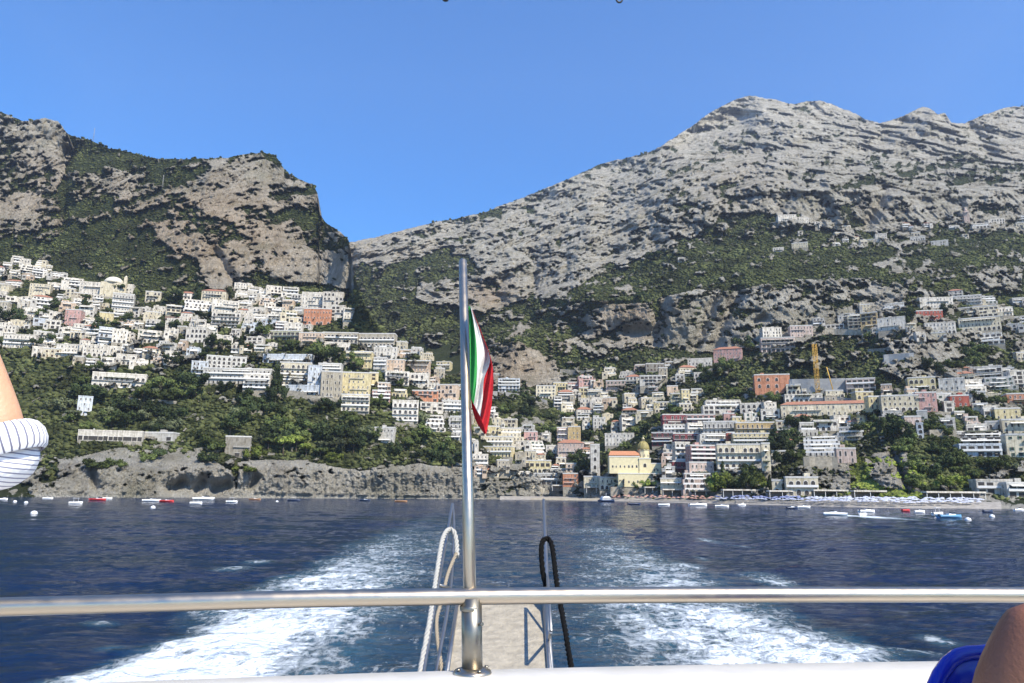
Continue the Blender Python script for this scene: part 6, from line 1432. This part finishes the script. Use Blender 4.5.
# boats
BW = flatmat('boat_white', (.78, .78, .78), .35, .05, 2); BD = flatmat('boat_navy', (.02, .035, .08), .35); BR = flatmat('boat_red', (.42, .03, .03), .4); BWD = flatmat('boat_wood', (.25, .13, .06), .5); BSK = flatmat('boat_sky', (.10, .25, .42), .4); BGL = flatmat('boat_glass', (.02, .025, .03), .1)
def boat(px, py, Lpx, hull, label, kind='motor', rz=0, Y=None, hs=1.0):
    Y = Y or float(water_Y(np.array(px), np.array(py))); p = pt(px, py, Y); p.z = 0; L = Lpx*Y/F; root = bpy.data.objects.new('boat', None); COL.objects.link(root); root.location = p; root.rotation_euler = (0, 0, R(rz)); tag(root, label, 'boat', 'boats off the beach')
    w_ = L*.17*hs; h = max(.7, L*.12)*hs; n = 12; V = []; Fc = []
    for i in range(n+1):
        t = i/n; x = (t-.5)*L; ww = w_*(1-max(0, (t-.45)/.55)**2.4); sheer = h*(1+.35*max(0, t-.4)**1.5)
        V += [(x, -ww, sheer), (x, -ww*.86, h*.3), (x, 0, -.3), (x, ww*.86, h*.3), (x, ww, sheer), (x, ww*.82, sheer*.8), (x, -ww*.82, sheer*.8)]
    for i in range(n):
        for k in range(7): a, b = i*7+k, i*7+(k+1) % 7; Fc.append((a, b, b+7, a+7))
    Fc += [tuple(range(7)), tuple(n*7+k for k in reversed(range(7)))]
    me = bpy.data.meshes.new('hull'); me.from_pydata(V, [], Fc); me.update(); me.materials.append(hull); me.polygons.foreach_set('use_smooth', [True]*len(Fc)); link('hull', me, root)
    if kind in ('motor', 'ferry'):
        c = MB().quadbox(-L*.1, L*.22, -w_*.6, w_*.6, h*.85, h*1.35, 0, .15*w_); c.build('cabin', BW, root)
        MB().quadbox(L*.02, L*.225, -w_*.58, w_*.58, h*1.352, h*1.75, 0, .25*w_).build('windscreen', BGL, root)
    if kind == 'canopy':
        MB().quadbox(-L*.25, L*.2, -w_*.75, w_*.75, h*2.5, h*2.62).build('sunshade', BW, root); MB().tube([(-L*.2, 0, h*.5), (-L*.2, 0, h*2.5)], .05, 6).build('post', M_TRIM, root); MB().tube([(L*.15, 0, h*.5), (L*.15, 0, h*2.5)], .05, 6).build('post', M_TRIM, root)
    if kind == 'ferry':
        MB().quadbox(-L*.38, L*.2, -w_*.8, w_*.8, h*.86, h*1.9, 0, .1).build('lower_deck', BW, root); MB().quadbox(-L*.36, L*.19, -w_*.83, w_*.83, h*1.25, h*1.6).build('window_band', BGL, root); MB().quadbox(-L*.3, L*.1, -w_*.7, w_*.7, h*1.903, h*2.5, 0, .1).build('upper_deck', BW, root); MB().tube([(-L*.05, 0, h*2.5), (-L*.05, 0, h*4)], .09, 6).build('mast', M_TRIM, root)
    MB().quadbox(-L*.49, -L*.44, -w_*.2, w_*.2, h*.2, h*1.2).build('outboard', BD, root)
for a in [(4,500,7,BW,'white motorboat at the far left, below the striped sleeve'),(48,499,9,BW,'white motorboat left of the grey canopied boat','motor',8),(76,504,12,BW,'grey-white boat with a sunshade, front left','canopy',10),(98,500.5,16,BR,'red and white motorboat under the pavilion cliff','motor',-5),(107,499,9,BW,'white boat right behind the red and white motorboat','motor',20),
  (152,501.5,17,BW,'white speedboat left of the red boat by the grotto','motor',4),(167,502,14,BR,'dark red motorboat before the sea grotto','motor',-6),(204,500,20,BW,'longest white motorboat before the sea grotto','motor',3),(196,504,11,BW,'pale canopied boat in front of the longest white motorboat','canopy',12),(232,502.5,11,BW,'white canopied boat below the stone watchtower','canopy',-8),(255,500,11,BWD,'wooden boat moored right of the watchtower cliff','motor',5),
  (294,501,12,BD,'navy boat with canopy under the left cliff','canopy',2),(365,501,11,BD,'dark motorboat moored mid cliff','motor',-8),(401,502,12,BWD,'pale wooden rowing boat near the cliff foot','row',4),
  (607,502,18,BD,'ferry with navy hull and two white decks at the beach pier','ferry',28),(634,504.5,13,BD,'low dark boat right of the ferry','row',4),(664,505.5,11,BW,'white boat before the central beach','row',-5),(698,506,18,BW,'long white motorboat near the central beach','motor',5),(722,507,13,BW,'white motorboat with navy cover, mid beach','motor',-12),(742,505.8,8,BW,'small white boat before the blue umbrellas','motor',6),
  (792,509,11,BD,'dark speedboat before the seaside villa','motor',6),(804,508,12,BW,'white speedboat right of the dark speedboat','motor',-10),(835,515.5,22,BW,'white speedboat under way with its own wake','motor',170),(867,512.5,16,BW,'white launch moored before the right beach','motor',6),(906,511.5,9,BR,'small red boat near the right umbrellas','row',12),(920,513,9,BW,'little white boat left of the big sky-blue boat','motor',-9),
  (950,518,25,BSK,'big sky-blue and white excursion boat at right','motor',8),(938,515,12,BW,'white boat behind the excursion boat','canopy',12),(988,512.5,10,BD,'dark rowing boat at the right rocks','row',4),(1019,511,10,BW,'white boat at the right edge','motor',5),(863,516,7,BW,'tiny white dinghy behind the speedboat wake','row',3)]:
    a = list(a); kd = a[5] if len(a) > 5 else 'motor'; rz = a[6] if len(a) > 6 else 0
    boat(a[0], a[1], a[2], a[3], a[4], kd, rz)
for i, (x, y) in enumerate([(34,514),(15,502),(26,503),(153,508),(903,503.5),(968,520.5),(992,517),(277,502)]):
    Y = float(water_Y(np.array(x), np.array(y))); p = pt(x, y, Y); p.z = 0; o = MB().lathe([(.05, -.4), (.5, -.2), (.62, .1), (.45, .45), (.1, .6)], (0, 0, 0), 10).build('buoy', BW, loc=p); tag(o, ['white buoy closest of all, off the left cliff','white buoy at the far left edge','white buoy right of the edge buoy at left','white buoy before the sea grotto','white buoy near the right green bank','white buoy right of the excursion boat','white buoy towards the right edge','white buoy off the cliff, right of the watchtower'][i], 'buoy', 'mooring buoys')
# masts on the left ridge
for px, y0, y1, lb in ((93, 140, 128, 'thin radio mast on the left skyline'), (162, 189, 175, 'thin pale pylon on the left crag')):
    Y = float(ground([px], [y0+2])[0][0]); p = pt(px, y0+2, Y); H = (pt(px, y1, Y)-p).z; m = MB()
    for s_ in (-1, 1): m.tube([(s_*.9, 0, -3), (s_*.2, 0, H)], .16, 4)
    for i in range(6): z = H*i/6; m.tube([(-.9+.7*i/6, 0, z), (.9-.7*(i+1)/6, 0, H*(i+1)/6)], .1, 4)
    o = m.build('radio_mast', M_RAIL, loc=p); tag(o, lb, 'mast')

# ------------------------------------------------------------------ sea air
def haze():
    mb = MB().quadbox(-2600, 2600, -700, 4200, -17, 2500); m = bpy.data.materials.new('haze_air'); m.use_nodes = True; nt = m.node_tree; nt.nodes.remove(nt.nodes['Principled BSDF'])
    v = N(nt, 'ShaderNodeVolumePrincipled'); v.inputs['Color'].default_value = (.72, .82, 1, 1); v.inputs['Density'].default_value = HAZE; v.inputs['Anisotropy'].default_value = .2
    nt.links.new(v.outputs[0], nt.nodes['Material Output'].inputs['Volume']); o = mb.build('haze', m); tag(o, kind='stuff')
HAZE = 0.000065
haze()
